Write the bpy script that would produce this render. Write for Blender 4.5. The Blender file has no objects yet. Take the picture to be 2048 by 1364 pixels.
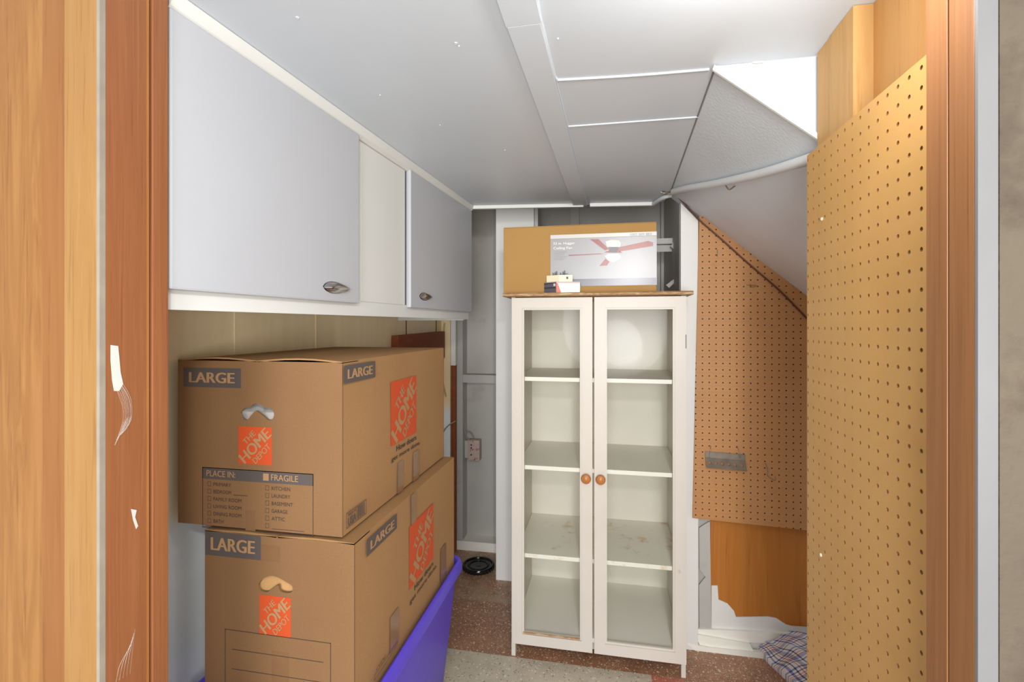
import bpy, bmesh, math, random
from mathutils import Vector, Matrix, noise
random.seed(7)
S = bpy.context.scene
COL = S.collection
PI = math.pi
# ------------------------------------------------------------------ camera, world, lights, exposure
F = 980.0; CX = 1024.0; HY = 650.0; EYE = 1.30; YAW = math.radians(11.0)
cs, sn = math.cos(YAW), math.sin(YAW)
cam_d = bpy.data.cameras.new('camera'); cam = bpy.data.objects.new('camera', cam_d); COL.objects.link(cam)
cam_d.sensor_fit = 'HORIZONTAL'; cam_d.sensor_width = 36.0; cam_d.lens = 36.0*F/2048.0
cam_d.shift_y = -(682.0-HY)/2048.0; cam_d.clip_start = 0.01; cam_d.clip_end = 60
cam.location = (0, 0, EYE); cam.rotation_euler = (PI/2, 0, YAW)
S.camera = cam
S.view_settings.view_transform = 'Standard'; S.view_settings.look = 'None'
S.view_settings.gamma = 1.0; S.view_settings.exposure = 0.0; S.view_settings.use_curve_mapping = False
W = bpy.data.worlds.new('world'); S.world = W; W.use_nodes = True
W.node_tree.nodes['Background'].inputs[0].default_value = (0.93, 0.97, 1.0, 1)
W.node_tree.nodes['Background'].inputs[1].default_value = 0.95
def area(name, loc, aim, size, power, color, sizey=None):
    l = bpy.data.lights.new(name, 'AREA'); l.shape = 'RECTANGLE' if sizey else 'DISK'; l.size = size
    if sizey: l.size_y = sizey
    l.energy = power; l.color = color
    o = bpy.data.objects.new(name, l); COL.objects.link(o); o.location = loc
    o.rotation_euler = (Vector(aim)-Vector(loc)).to_track_quat('-Z', 'Y').to_euler()
    return o
area('hall_fill_light', (0.1, -2.4, 1.30), (-0.15, 1.8, 1.0), 1.3, 85.0, (0.96, 0.98, 1.0))  # added fill from behind the camera for the deep end, not a real window
area('side_fill_light', (0.10, -0.28, 1.15), (-0.7, 1.2, 0.80), 0.40, 12.0, (0.98, 0.99, 1.0))  # added low fill to brighten the lower left wall, no fixture there
bl = bpy.data.lights.new('doorway_bulb', 'POINT'); bl.energy = 38.0; bl.color = (1.0, 0.99, 0.97); bl.shadow_soft_size = 0.05
blo = bpy.data.objects.new('doorway_bulb', bl); COL.objects.link(blo); blo.location = (0.20, -0.38, 1.78)
cl_d = bpy.data.lights.new('closet_bulb', 'POINT'); cl_d.energy = 4.6; cl_d.color = (1.0, 0.985, 0.96); cl_d.shadow_soft_size = 0.045
clo = bpy.data.objects.new('closet_bulb', cl_d); COL.objects.link(clo); clo.location = (0.205, 0.63, 1.72)

# ------------------------------------------------------------------ pixel rays -> planes of the room
def PY(px, py, Y):
    r = (px-CX)/F; X = Y*(r*cs-sn)/(cs+r*sn); z = -X*sn+Y*cs
    return Vector((X, Y, EYE+(HY-py)/F*z))
def PX(px, py, X):
    r = (px-CX)/F; Y = X*(cs+r*sn)/(r*cs-sn); z = -X*sn+Y*cs
    return Vector((X, Y, EYE+(HY-py)/F*z))
def PH(px, py, h):
    z = (h-EYE)*F/(HY-py); x = (px-CX)/F*z
    return Vector((x*cs-z*sn, x*sn+z*cs, h))
# ------------------------------------------------------------------ materials
def new_mat(name, rough=0.6, metal=0.0, spec=0.4):
    m = bpy.data.materials.new(name); m.use_nodes = True
    b = m.node_tree.nodes['Principled BSDF']
    b.inputs['Roughness'].default_value = rough; b.inputs['Metallic'].default_value = metal
    b.inputs['Specular IOR Level'].default_value = spec
    return m, m.node_tree, b
def s2l(c):
    return tuple(((v/255.0)/12.92 if v/255.0 <= 0.04045 else ((v/255.0+0.055)/1.055)**2.4) for v in c)+(1,)
def nd(nt, t, **kw):
    n = nt.nodes.new(t)
    for k, v in kw.items(): setattr(n, k, v)
    return n
def coords(nt, scale=(1,1,1), rot=(0,0,0), src='Object'):
    tc = nd(nt, 'ShaderNodeTexCoord'); mp = nd(nt, 'ShaderNodeMapping')
    mp.inputs['Scale'].default_value = scale; mp.inputs['Rotation'].default_value = rot
    nt.links.new(tc.outputs[src], mp.inputs['Vector']); return mp.outputs['Vector']
def noise_n(nt, vec, scale, detail=4, rough=0.5, dist=0.0):
    n = nd(nt, 'ShaderNodeTexNoise'); n.inputs['Scale'].default_value = scale
    n.inputs['Detail'].default_value = detail; n.inputs['Roughness'].default_value = rough
    n.inputs['Distortion'].default_value = dist
    nt.links.new(vec, n.inputs['Vector']); return n.outputs['Fac']
def ramp(nt, fac, stops, interp='LINEAR'):
    r = nd(nt, 'ShaderNodeValToRGB'); cr = r.color_ramp; cr.interpolation = interp
    while len(cr.elements) < len(stops): cr.elements.new(0.5)
    for e, (p, c) in zip(cr.elements, stops): e.position = p; e.color = c
    nt.links.new(fac, r.inputs['Fac']); return r.outputs['Color']
def mixc(nt, fac, a, b, mode='MIX'):
    m = nd(nt, 'ShaderNodeMix', data_type='RGBA', blend_type=mode)
    for sock, v in ((m.inputs[0], fac), (m.inputs[6], a), (m.inputs[7], b)):
        if isinstance(v, (int, float, tuple)): sock.default_value = v
        else: nt.links.new(v, sock)
    return m.outputs[2]
def bump(nt, b, h, strength=0.2, dist=0.002):
    n = nd(nt, 'ShaderNodeBump'); n.inputs['Strength'].default_value = strength; n.inputs['Distance'].default_value = dist
    nt.links.new(h, n.inputs['Height']); nt.links.new(n.outputs['Normal'], b.inputs['Normal'])
def math_n(nt, op, a, b=None, c=None):
    n = nd(nt, 'ShaderNodeMath', operation=op)
    for i, v in enumerate((a, b, c)):
        if v is None: continue
        if isinstance(v, (int, float)): n.inputs[i].default_value = v
        else: nt.links.new(v, n.inputs[i])
    return n.outputs[0]
def paint(name, c, rough=0.45, var=0.05, bstr=0.15, bscale=60, spots=None, spec=0.4):
    m, nt, b = new_mat(name, rough, 0, spec); v = coords(nt)
    f = noise_n(nt, v, 3.0, 5, 0.6)
    k = s2l(c); lo = tuple(x*(1-var*2) for x in k[:3])+(1,); hi = tuple(min(1, x*(1+var)) for x in k[:3])+(1,)
    col = ramp(nt, f, [(0.3, lo), (0.7, hi)])
    if spots:
        sc, thr, soft, amount = spots[1]
        g = noise_n(nt, v, sc, 6, 0.65)
        msk = ramp(nt, g, [(thr, (0,0,0,1)), (thr+soft, (amount,)*3+(1,))])
        col = mixc(nt, msk, col, s2l(spots[0]))
    nt.links.new(col, b.inputs['Base Color'])
    bump(nt, b, noise_n(nt, v, bscale, 3, 0.5), bstr, 0.0015)
    return m
def wood(name, c1, c2, c3=None, stretch=(40, 40, 1.6), rough=0.45, knots=False, dist=0.6, rot=(0,0,0), fine=1.0):
    m, nt, b = new_mat(name, rough, 0, 0.35); v = coords(nt, stretch, rot)
    f = noise_n(nt, v, 1.0, 6, 0.62, dist)
    v2 = coords(nt, (stretch[0]*6, stretch[1]*6, stretch[2]*3), rot); g = noise_n(nt, v2, 1.0, 3, 0.6)
    v3 = coords(nt, (3, 3, 1.2)); h = noise_n(nt, v3, 1.0, 3, 0.5)
    col = ramp(nt, f, [(0.30, s2l(c1)), (0.55, s2l(c2)), (0.78, s2l(c3 or c1))])
    dk = ramp(nt, g, [(0.30, (0.62, 0.52, 0.42, 1)), (0.42, (1, 1, 1, 1))])
    col = mixc(nt, 0.55*fine, col, dk, 'MULTIPLY')
    col = mixc(nt, 0.35, col, ramp(nt, h, [(0.3, (0.80, 0.72, 0.62, 1)), (0.7, (1, 1, 1, 1))]), 'MULTIPLY')
    if knots:
        vk = coords(nt, (1, 9, 4.2)); w = nd(nt, 'ShaderNodeTexVoronoi'); w.inputs['Scale'].default_value = 1.7
        nt.links.new(vk, w.inputs['Vector'])
        col = mixc(nt, ramp(nt, w.outputs['Distance'], [(0.05, (0.75,)*3+(1,)), (0.16, (0,0,0,1))]), col, s2l((120, 62, 22)))
    nt.links.new(col, b.inputs['Base Color']); bump(nt, b, f, 0.15, 0.001)
    return m
def plain(name, c, rough=0.6, metal=0.0, spec=0.4, var=0.0, sc=30):
    m, nt, b = new_mat(name, rough, metal, spec); k = s2l(c)
    v = coords(nt); f = noise_n(nt, v, sc, 3)
    nt.links.new(ramp(nt, f, [(0.3, tuple(x*(1-var) for x in k[:3])+(1,)), (0.7, tuple(min(1, x*(1+var)) for x in k[:3])+(1,))]), b.inputs['Base Color'])
    return m
def card(name, c):
    m, nt, b = new_mat(name, 0.78, 0, 0.25)
    v = coords(nt); f = noise_n(nt, v, 420, 2); g = noise_n(nt, v, 5, 4)
    k = s2l(c)
    col = ramp(nt, f, [(0.3, tuple(x*0.90 for x in k[:3])+(1,)), (0.7, tuple(x*1.07 for x in k[:3])+(1,))])
    col = mixc(nt, 0.5, col, ramp(nt, g, [(0.3, (0.88, 0.85, 0.82, 1)), (0.7, (1, 1, 1, 1))]), 'MULTIPLY')
    vs = coords(nt, (160, 160, 3)); s = noise_n(nt, vs, 1.0, 2)
    nt.links.new(col, b.inputs['Base Color']); bump(nt, b, s, 0.12, 0.0008)
    return m
M = {}
M['ceil'] = paint('ceiling_paint', (206, 214, 221), 0.38, 0.015, 0.06, 25)
M['white'] = paint('white_trim_paint', (224, 222, 216), 0.42, 0.02, 0.10, 80)
M['cabw'] = paint('wall_cabinet_paint', (178, 180, 184), 0.42, 0.012, 0.05, 120)
M['frame'] = paint('face_frame_paint', (212, 213, 208), 0.45, 0.015, 0.08, 120)
M['grey'] = paint('alcove_grey_paint', (186, 182, 174), 0.5, 0.05, 0.20, 40, ((140, 128, 108), (4.0, 0.60, 0.10, 0.35)))
M['dgrey'] = paint('alcove_plain_paint', (186, 182, 174), 0.55, 0.05, 0.2, 40)  # same base grey as the other alcove paint, without the blotches
M['slope'] = paint('slope_smooth_paint', (222, 226, 232), 0.45, 0.03, 0.06, 25)
M['slopetex'] = paint('slope_textured_paint', (216, 222, 226), 0.6, 0.03, 0.5, 130)
M['brightw'] = paint('gusset_white_paint', (186, 188, 192), 0.5, 0.01, 0.1, 60)
M['dispw'] = paint('display_cabinet_paint', (204, 196, 184), 0.40, 0.03, 0.12, 50, ((176, 132, 76), (9.0, 0.70, 0.05, 0.5)))
M['shelf'] = paint('shelf_paint', (240, 236, 224), 0.5, 0.03, 0.1, 50)
M['shelfst'] = paint('stained_shelf_paint', (240, 235, 220), 0.5, 0.03, 0.1, 50, ((196, 152, 84), (14.0, 0.56, 0.12, 0.55)))
M['caback'] = paint('cabinet_back_panel', (226, 219, 204), 0.5, 0.03, 0.08, 50)
M['casing'] = paint('off_white_casing', (116, 115, 114), 0.5, 0.06, 0.3, 40)
M['cream'] = None
M['steelgap'] = plain('grey_joint_filler', (128, 128, 126), 0.7)
M['pegN'] = wood('pegboard_tan', (190, 146, 84), (198, 153, 91), (184, 139, 78), (3, 3, 3), 0.42, fine=0.15)
M['pegB'] = wood('pegboard_brown', (184, 132, 82), (190, 138, 88), (174, 122, 72), (3, 3, 3), 0.5, fine=0.15)
M['pegdark'] = plain('pegboard_backing', (60, 38, 20), 0.9)
M['stud'] = wood('stud_lumber', (180, 136, 80), (192, 150, 94), (164, 114, 60), (16, 16, 1.3), 0.6, knots=True, dist=1.2)
M['ply'] = wood('plywood_sheet', (186, 140, 84), (174, 124, 68), (192, 148, 94), (9, 9, 1.0), 0.5, dist=0.8)
M['plyl'] = wood('birch_door_skin', (156, 110, 58), (138, 92, 44), (166, 120, 68), (34, 34, 2.4), 0.4, dist=1.0, rot=(0, 0.16, 0), fine=1.1)
M['trimo'] = wood('orange_trim_wood', (144, 98, 50), (134, 86, 42), (152, 106, 58), (22, 22, 1.2), 0.45)
M['pine'] = wood('pine_trim_wood', (156, 118, 70), (148, 108, 58), (164, 128, 80), (34, 34, 1.6), 0.45)
M['jamb'] = wood('mahogany_jamb_wood', (148, 94, 58), (136, 84, 50), (158, 104, 64), (60, 60, 1.6), 0.45)
M['jambl'] = wood('light_jamb_wood', (172, 114, 60), (162, 104, 54), (178, 122, 70), (60, 60, 1.6), 0.45)
M['jambd'] = plain('jamb_groove', (104, 64, 38), 0.7)
M['jambr'] = wood('walnut_jamb_wood', (132, 88, 52), (144, 98, 60), (118, 76, 44), (50, 50, 1.2), 0.42)
M['panelw'] = wood('brown_wall_panel', (196, 130, 60), (182, 114, 48), (204, 138, 70), (14, 14, 1.0), 0.38)
M['brown'] = wood('brown_scrap_wood', (150, 82, 44), (138, 72, 36), (158, 90, 50), (20, 6, 20), 0.6)
M['caulk'] = plain('grey_edge_paint', (140, 130, 116), 0.7, var=0.1)
M['tanwall'] = paint('bare_plaster_wall', (92, 82, 68), 0.9, 0.08, 0.9, 120, ((66, 52, 42), (9.0, 0.48, 0.16, 0.6)))
M['smear'] = plain('white_paint_smear', (196, 198, 190), 0.4, var=0.04)
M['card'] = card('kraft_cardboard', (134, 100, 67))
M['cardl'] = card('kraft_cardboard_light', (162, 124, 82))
M['cardin'] = card('kraft_cardboard_inside', (196, 152, 100))
M['tape'] = plain('packing_tape', (132, 98, 68), 0.18, spec=0.6, var=0.04)
M['ink'] = plain('grey_ink', (86, 77, 73), 0.75)
M['orange'] = plain('orange_ink', (196, 76, 32), 0.7)
M['kraft'] = plain('bare_kraft_letter', (168, 130, 90), 0.8)
M['inkline'] = plain('dark_ink_line', (66, 52, 46), 0.8)
M['binb'] = plain('blue_violet_plastic', (90, 68, 206), 0.35, spec=0.5, var=0.03)
M['fancard'] = card('fan_carton_cardboard', (176, 136, 80))
M['gloss'] = plain('glossy_grey_print', (156, 153, 154), 0.30, spec=0.6)
M['glossw'] = plain('glossy_white_print', (206, 202, 196), 0.3, spec=0.5)
M['glossd'] = plain('glossy_slate_print', (92, 90, 100), 0.25, spec=0.5)
M['bladec'] = plain('fan_blade_print', (146, 74, 62), 0.3, spec=0.5, var=0.08)
M['txtw'] = plain('white_lettering', (240, 238, 234), 0.4)
M['txtg'] = plain('grey_lettering', (150, 146, 146), 0.6)
M['dark'] = plain('dark_print', (62, 58, 60), 0.4)
M['black'] = plain('black_plastic', (16, 14, 15), 0.14, spec=0.7)
M['redp'] = plain('orange_red_print', (206, 84, 46), 0.4)
M['creamp'] = plain('cream_plastic', (232, 222, 190), 0.45)
M['chrome'] = plain('chrome', (205, 205, 205), 0.14, 1.0)
M['steel'] = plain('dull_steel', (142, 130, 116), 0.45, 0.7, var=0.15)
M['rust'] = paint('painted_rusty_metal', (196, 172, 160), 0.6, 0.1, 0.3, 60, ((120, 70, 40), (40.0, 0.55, 0.08, 0.8)))
M['knob'] = wood('oak_knob_wood', (186, 124, 68), (174, 110, 56), (192, 132, 76), (60, 60, 20), 0.35)
M['rawtop'] = wood('worn_board_edge', (226, 204, 168), (168, 122, 72), (230, 214, 186), (22, 60, 130), 0.6)
M['cable'] = plain('brown_cable_jacket', (92, 48, 26), 0.5)
M['cablec'] = plain('cream_cable_jacket', (196, 168, 110), 0.5)
M['cableg'] = plain('grey_painted_cable', (150, 142, 128), 0.5)
M['pipe'] = paint('painted_pipe', (214, 215, 214), 0.4, 0.03, 0.2, 60)
M['foil'] = plain('silver_plastic_bag', (214, 208, 202), 0.22, 0.35, 0.8)

def cream_wall():
    m, nt, b = new_mat('cream_panel_wall', 0.38, 0, 0.45)
    v = coords(nt); sep = nd(nt, 'ShaderNodeSeparateXYZ'); nt.links.new(v, sep.inputs[0])
    hz = noise_n(nt, v, 6, 3)
    zz = math_n(nt, 'ADD', sep.outputs['Z'], math_n(nt, 'MULTIPLY', hz, 0.06))
    up = ramp(nt, zz, [(0.83, (0,0,0,1)), (0.90, (1,1,1,1))])
    f = noise_n(nt, coords(nt, (30, 30, 1.5)), 1.0, 4)
    c1 = ramp(nt, f, [(0.3, s2l((238, 214, 168))), (0.7, s2l((244, 224, 182)))])
    c0 = ramp(nt, noise_n(nt, v, 8, 4), [(0.3, s2l((228, 232, 230))), (0.7, s2l((238, 242, 240)))])
    nt.links.new(mixc(nt, up, c0, c1), b.inputs['Base Color'])
    bump(nt, b, noise_n(nt, v, 60, 3), 0.25, 0.0015); return m
M['cream'] = cream_wall()

def floor_mat():
    m, nt, b = new_mat('speckled_floor_tile', 0.42, 0, 0.5)
    v = coords(nt); sep = nd(nt, 'ShaderNodeSeparateXYZ'); nt.links.new(v, sep.inputs[0])
    X, Y = sep.outputs['X'], sep.outputs['Y']
    def step(val, edge, up=True):
        return math_n(nt, 'GREATER_THAN' if up else 'LESS_THAN', val, edge)
    brown = ramp(nt, noise_n(nt, v, 9, 6, 0.7), [(0.3, s2l((138, 96, 70))), (0.7, s2l((170, 124, 94)))])
    grey = ramp(nt, noise_n(nt, v, 12, 5, 0.6), [(0.3, s2l((176, 166, 144))), (0.7, s2l((198, 188, 166)))])
    red = s2l((184, 110, 90))
    near = step(Y, 1.885, False)
    col = mixc(nt, near, brown, grey)
    col = mixc(nt, math_n(nt, 'MULTIPLY', near, step(X, 0.16)), col, red)
    br = math_n(nt, 'MULTIPLY', near, step(X, 0.275))
    col = mixc(nt, br, col, brown)
    # speckles
    for sc, th, c in ((150, 0.24, (212, 190, 162)), (70, 0.17, (232, 214, 190)), (90, 0.15, (84, 58, 44))):
        w = nd(nt, 'ShaderNodeTexVoronoi'); w.inputs['Scale'].default_value = sc; nt.links.new(v, w.inputs['Vector'])
        msk = ramp(nt, w.outputs['Distance'], [(th, (0.85,)*3+(1,)), (th+0.12, (0,0,0,1))])
        g = noise_n(nt, v, sc*0.5, 2); msk = mixc(nt, 1.0, msk, ramp(nt, g, [(0.42, (0,0,0,1)), (0.52, (1,1,1,1))]), 'MULTIPLY')
        col = mixc(nt, msk, col, s2l(c))
    # worn, dusty film near the alcove
    dz = math_n(nt, 'MULTIPLY', step(Y, 2.24), 0.75)
    dn = mixc(nt, 1.0, dz, ramp(nt, noise_n(nt, v, 10, 5, 0.7), [(0.42, (0,0,0,1)), (0.6, (1,1,1,1))]), 'MULTIPLY')
    col = mixc(nt, dn, col, s2l((176, 150, 118)))
    nt.links.new(col, b.inputs['Base Color']); bump(nt, b, noise_n(nt, v, 80, 3), 0.15, 0.001); return m
M['floor'] = floor_mat()

def plaid_mat():
    m, nt, b = new_mat('plaid_flannel', 0.9, 0, 0.1)
    v = coords(nt, (1, 1, 1), (0, 0, 0.0), 'UV'); sep = nd(nt, 'ShaderNodeSeparateXYZ'); nt.links.new(v, sep.inputs[0])
    def stripes(s, rep):
        fr = math_n(nt, 'FRACT', math_n(nt, 'MULTIPLY', s, rep))
        wh = s2l((236, 230, 226)); bl = s2l((96, 118, 176)); nv = s2l((48, 50, 78)); og = s2l((196, 118, 84)); lb = s2l((150, 160, 190))
        return ramp(nt, fr, [(0.0, wh), (0.12, bl), (0.20, wh), (0.30, nv), (0.34, wh), (0.44, og), (0.48, wh), (0.54, og), (0.58, lb), (0.72, wh), (0.80, nv), (0.84, wh)], 'CONSTANT')
    a = stripes(sep.outputs['X'], 2.2); c = stripes(sep.outputs['Y'], 2.2)
    col = mixc(nt, 0.5, a, c); col = mixc(nt, 0.5, col, mixc(nt, 1.0, a, c, 'MULTIPLY'))
    nt.links.new(col, b.inputs['Base Color']); return m
M['plaid'] = plaid_mat()
def glass_mat():
    m, nt, b = new_mat('cabinet_glass', 0.03, 0, 0.5)
    b.inputs['Base Color'].default_value = (1, 1, 1, 1)
    gl = nd(nt, 'ShaderNodeBsdfGlossy'); gl.inputs['Roughness'].default_value = 0.04
    tr = nd(nt, 'ShaderNodeBsdfTransparent'); tr.inputs['Color'].default_value = (0.96, 0.965, 0.96, 1)
    fr = nd(nt, 'ShaderNodeFresnel'); fr.inputs['IOR'].default_value = 1.12
    mx = nd(nt, 'ShaderNodeMixShader'); out = nt.nodes['Material Output']
    nt.links.new(fr.outputs[0], mx.inputs[0]); nt.links.new(tr.outputs[0], mx.inputs[1]); nt.links.new(gl.outputs[0], mx.inputs[2])
    nt.links.new(mx.outputs[0], out.inputs['Surface']); return m
M['glass'] = glass_mat()

# ------------------------------------------------------------------ mesh helpers
def link(name, bm, mats, parent=None, smooth=False):
    me = bpy.data.meshes.new(name); bmesh.ops.recalc_face_normals(bm, faces=bm.faces[:]) if len(bm.faces) else None
    bm.to_mesh(me); bm.free()
    if not isinstance(mats, (list, tuple)): mats = [mats]
    for x in mats: me.materials.append(x)
    if smooth:
        for p in me.polygons: p.use_smooth = True
        try: me.set_sharp_from_angle(angle=math.radians(40))
        except Exception: pass
    o = bpy.data.objects.new(name, me); COL.objects.link(o)
    if parent: o.parent = parent
    return o
def tag(o, label=None, cat=None, group=None, kind=None):
    if label: o['label'] = label
    if cat: o['category'] = cat
    if group: o['group'] = group
    if kind: o['kind'] = kind
    return o
def thing(name, label, cat, loc=(0,0,0), rotz=0.0, group=None):
    o = bpy.data.objects.new(name, None); COL.objects.link(o); o.location = loc; o.rotation_euler = (0, 0, rotz)
    o.empty_display_size = 0.05
    return tag(o, label, cat, group)
def struct(o, label=None): return tag(o, label, None, None, 'structure')
def add_box(bm, lo, hi, bev=0.0, mi=0, rot=None, piv=None):
    r = bmesh.ops.create_cube(bm, size=1.0); vs = r['verts']
    sx, sy, sz = (hi[i]-lo[i] for i in range(3)); c = Vector([(hi[i]+lo[i])/2 for i in range(3)])
    for v in vs: v.co = Vector((v.co.x*sx, v.co.y*sy, v.co.z*sz))+c
    fs = list({f for v in vs for f in v.link_faces})
    for f in fs: f.material_index = mi
    if bev > 0:
        es = list({e for v in vs for e in v.link_edges})
        rb = bmesh.ops.bevel(bm, geom=es, offset=bev, segments=2, affect='EDGES', profile=0.6)
        vs = list({v for f in rb['faces'] for v in f.verts}|{v for v in vs if v.is_valid})
        for f in rb['faces']: f.material_index = mi
    if rot is not None:
        bmesh.ops.rotate(bm, verts=[v for v in vs if v.is_valid], cent=piv or c, matrix=rot)
    return [v for v in vs if v.is_valid]
def box(name, lo, hi, m, parent=None, bev=0.0):
    bm = bmesh.new(); add_box(bm, lo, hi, bev); return link(name, bm, m, parent)
def boxes(name, lst, m, parent=None, bev=0.0):
    bm = bmesh.new()
    for lo, hi in lst: add_box(bm, lo, hi, bev)
    return link(name, bm, m, parent)
def add_prism(bm, pts, d, mi=0):
    d = Vector(d); a = [bm.verts.new(p) for p in pts]; b = [bm.verts.new(Vector(p)+d) for p in pts]
    fs = [bm.faces.new(a), bm.faces.new(b[::-1])]
    n = len(pts)
    for i in range(n): fs.append(bm.faces.new((a[i], b[i], b[(i+1)%n], a[(i+1)%n])))
    for f in fs: f.material_index = mi
def prism(name, pts, d, m, parent=None):
    bm = bmesh.new(); add_prism(bm, pts, d); return link(name, bm, m, parent)
def smooth_path(pts, n=6):
    pts = [Vector(p) for p in pts]
    if len(pts) < 3: return pts
    out = []; P = [pts[0]*2-pts[1]]+pts+[pts[-1]*2-pts[-2]]
    for i in range(1, len(P)-2):
        for k in range(n):
            t = k/n; p0, p1, p2, p3 = P[i-1], P[i], P[i+1], P[i+2]
            out.append(0.5*((2*p1)+(-p0+p2)*t+(2*p0-5*p1+4*p2-p3)*t*t+(-p0+3*p1-3*p2+p3)*t**3))
    out.append(pts[-1]); return out
def add_tube(bm, pts, r, seg=10, mi=0, smooth=True, flat=1.0):
    P = smooth_path(pts) if smooth else [Vector(p) for p in pts]
    rings = []; up = Vector((0.13, 0.21, 0.97)).normalized()
    for i, p in enumerate(P):
        t = (P[min(i+1, len(P)-1)]-P[max(i-1, 0)]).normalized()
        u = t.cross(up)
        if u.length < 1e-3: u = t.cross(Vector((1, 0, 0)))
        u.normalize(); w = u.cross(t).normalized()
        rr = r(i/(len(P)-1)) if callable(r) else r
        rings.append([bm.verts.new(p+u*math.cos(2*PI*k/seg)*rr+w*math.sin(2*PI*k/seg)*rr*flat) for k in range(seg)])
    for a, b in zip(rings, rings[1:]):
        for k in range(seg):
            f = bm.faces.new((a[k], a[(k+1)%seg], b[(k+1)%seg], b[k])); f.material_index = mi
    for rg in (rings[0], rings[-1][::-1]):
        f = bm.faces.new(rg); f.material_index = mi
def tube(name, pts, r, m, parent=None, seg=10, smooth=True, flat=1.0):
    bm = bmesh.new(); add_tube(bm, pts, r, seg, 0, smooth, flat); return link(name, bm, m, parent, True)
def add_lathe(bm, prof, c=(0,0,0), axis='Z', seg=32, mi=0):
    c = Vector(c); rings = []
    for r, h in prof:
        ring = []
        for k in range(seg):
            a = 2*PI*k/seg; x, y = r*math.cos(a), r*math.sin(a)
            p = Vector((x, y, h)) if axis == 'Z' else (Vector((x, h, y)) if axis == 'Y' else Vector((h, x, y)))
            ring.append(bm.verts.new(c+p))
        rings.append(ring)
    for a, b in zip(rings, rings[1:]):
        for k in range(seg):
            f = bm.faces.new((a[k], a[(k+1)%seg], b[(k+1)%seg], b[k])); f.material_index = mi
    for rg in (rings[0], rings[-1]):
        f = bm.faces.new(rg); f.material_index = mi
def loc(pts, o):        # world -> local of an axis-aligned thing
    return [Vector(p)-Vector(o) for p in pts]

# flat printing: everything is laid out on a plane given by an origin, two axes and a normal
class Print:
    def __init__(s, O, U, V, N):
        s.O, s.U, s.V, s.N = Vector(O), Vector(U), Vector(V), Vector(N); s.bm = bmesh.new(); s.m = []
    def mi(s, m):
        if m not in s.m: s.m.append(m)
        return s.m.index(m)
    def P(s, u, v, l): return s.O+s.U*u+s.V*v+s.N*(0.0004*l)
    def poly(s, pts, m, l=1):
        f = s.bm.faces.new([s.bm.verts.new(s.P(u, v, l)) for u, v in pts]); f.material_index = s.mi(m)
    def rect(s, a, b, c, d, m, l=1): s.poly([(a, b), (c, b), (c, d), (a, d)], m, l)
    def outline(s, a, b, c, d, t, m, l=1):
        s.rect(a, b, c, b+t, m, l); s.rect(a, d-t, c, d, m, l); s.rect(a, b, a+t, d, m, l); s.rect(c-t, b, c, d, m, l)
    def text(s, txt, quad, m, l=2, bold=0.0, clip=None):
        """quad: origin, along, up (in u,v) that the glyph bounding box is fitted to"""
        (ox, oy), (ax, ay), (bx, by) = quad
        cu = bpy.data.curves.new('t', 'FONT'); cu.body = txt; cu.size = 1.0; cu.offset = 0.0; cu.resolution_u = 3
        cu.dimensions = '2D'; cu.fill_mode = 'BOTH'
        o = bpy.data.objects.new('t', cu); COL.objects.link(o)
        dg = bpy.context.evaluated_depsgraph_get(); ev = o.evaluated_get(dg); me = ev.to_mesh()
        xs = [v.co.x for v in me.vertices]; ys = [v.co.y for v in me.vertices]
        x0, x1, y0, y1 = min(xs), max(xs), min(ys), max(ys)
        for q_, sh in enumerate((0.0,) if bold <= 0 else (-1.0, -0.33, 0.33, 1.0)):
         sx = sh*bold*0.9/(x1-x0); vs = []
         for v in me.vertices:
            a = (v.co.x-x0)/(x1-x0)*(1-1.8*bold/(x1-x0))+0.9*bold/(x1-x0)+sx; b = (v.co.y-y0)/(y1-y0)
            vs.append(s.bm.verts.new(s.P(ox+ax*a+bx*b, oy+ay*a+by*b, l+0.3*q_)))
         k = s.mi(m)
         for p in me.polygons:
            try: f = s.bm.faces.new([vs[i] for i in p.vertices]); f.material_index = k
            except Exception: pass
        ev.to_mesh_clear(); bpy.data.objects.remove(o); bpy.data.curves.remove(cu)
    def build(s, name, parent): 
        me = bpy.data.meshes.new(name)
        for f in s.bm.faces:
            f.normal_update()
            if f.normal.dot(s.N) < 0: f.normal_flip()
        s.bm.to_mesh(me); s.bm.free()
        for x in s.m: me.materials.append(x)
        o = bpy.data.objects.new(name, me); COL.objects.link(o)
        if parent: o.parent = parent
        return o

# ================================================================== THE SETTING
CH = 1.83                    # ceiling height
WLA = math.atan(0.0624)      # the left wall and its cabinet run 3.6 degrees off the room axis
# floor
struct(box('floor', (-2.2, -1.2, -0.05), (2.2, 3.2, 0.0), M['floor']))
# ceiling (L-shaped board) with its batten and seams
c = bmesh.new()
add_prism(c, [(-1.25, 0.66, CH), (0.60, 0.66, CH), (0.60, 1.062, CH), (0.218, 1.062, CH), (0.249, 2.105, CH), (0.235, 2.20, CH), (-0.606, 2.115, CH), (-1.25, 2.05, CH)], (0, 0, 0.03))
struct(link('ceiling', c, M['ceil']))
def on_ceil(px, py, d=0.0): return PH(px, py, CH-d)
nb = bmesh.new()
for px_, py_, rr_ in ((912, 86, 0.0035), (918, 92, 0.002), (595, 35, 0.0032), (1116, 77, 0.0022), (760, 190, 0.0015), (1010, 300, 0.002), (880, 250, 0.0015)):
    q = on_ceil(px_, py_); add_lathe(nb, [(rr_, 0.0), (rr_*0.7, -0.0012), (rr_*0.3, -0.0004), (0.0002, -0.0004)], (q.x, q.y, CH), 'Z', 12)
no = link('nail_dimple', nb, M['ceil'], bpy.data.objects['ceiling'], True)
bA, bB = on_ceil(1039, 0), on_ceil(1160, 406); dr = (bB-bA).normalized(); sd = Vector((dr.y, -dr.x, 0))
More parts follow.
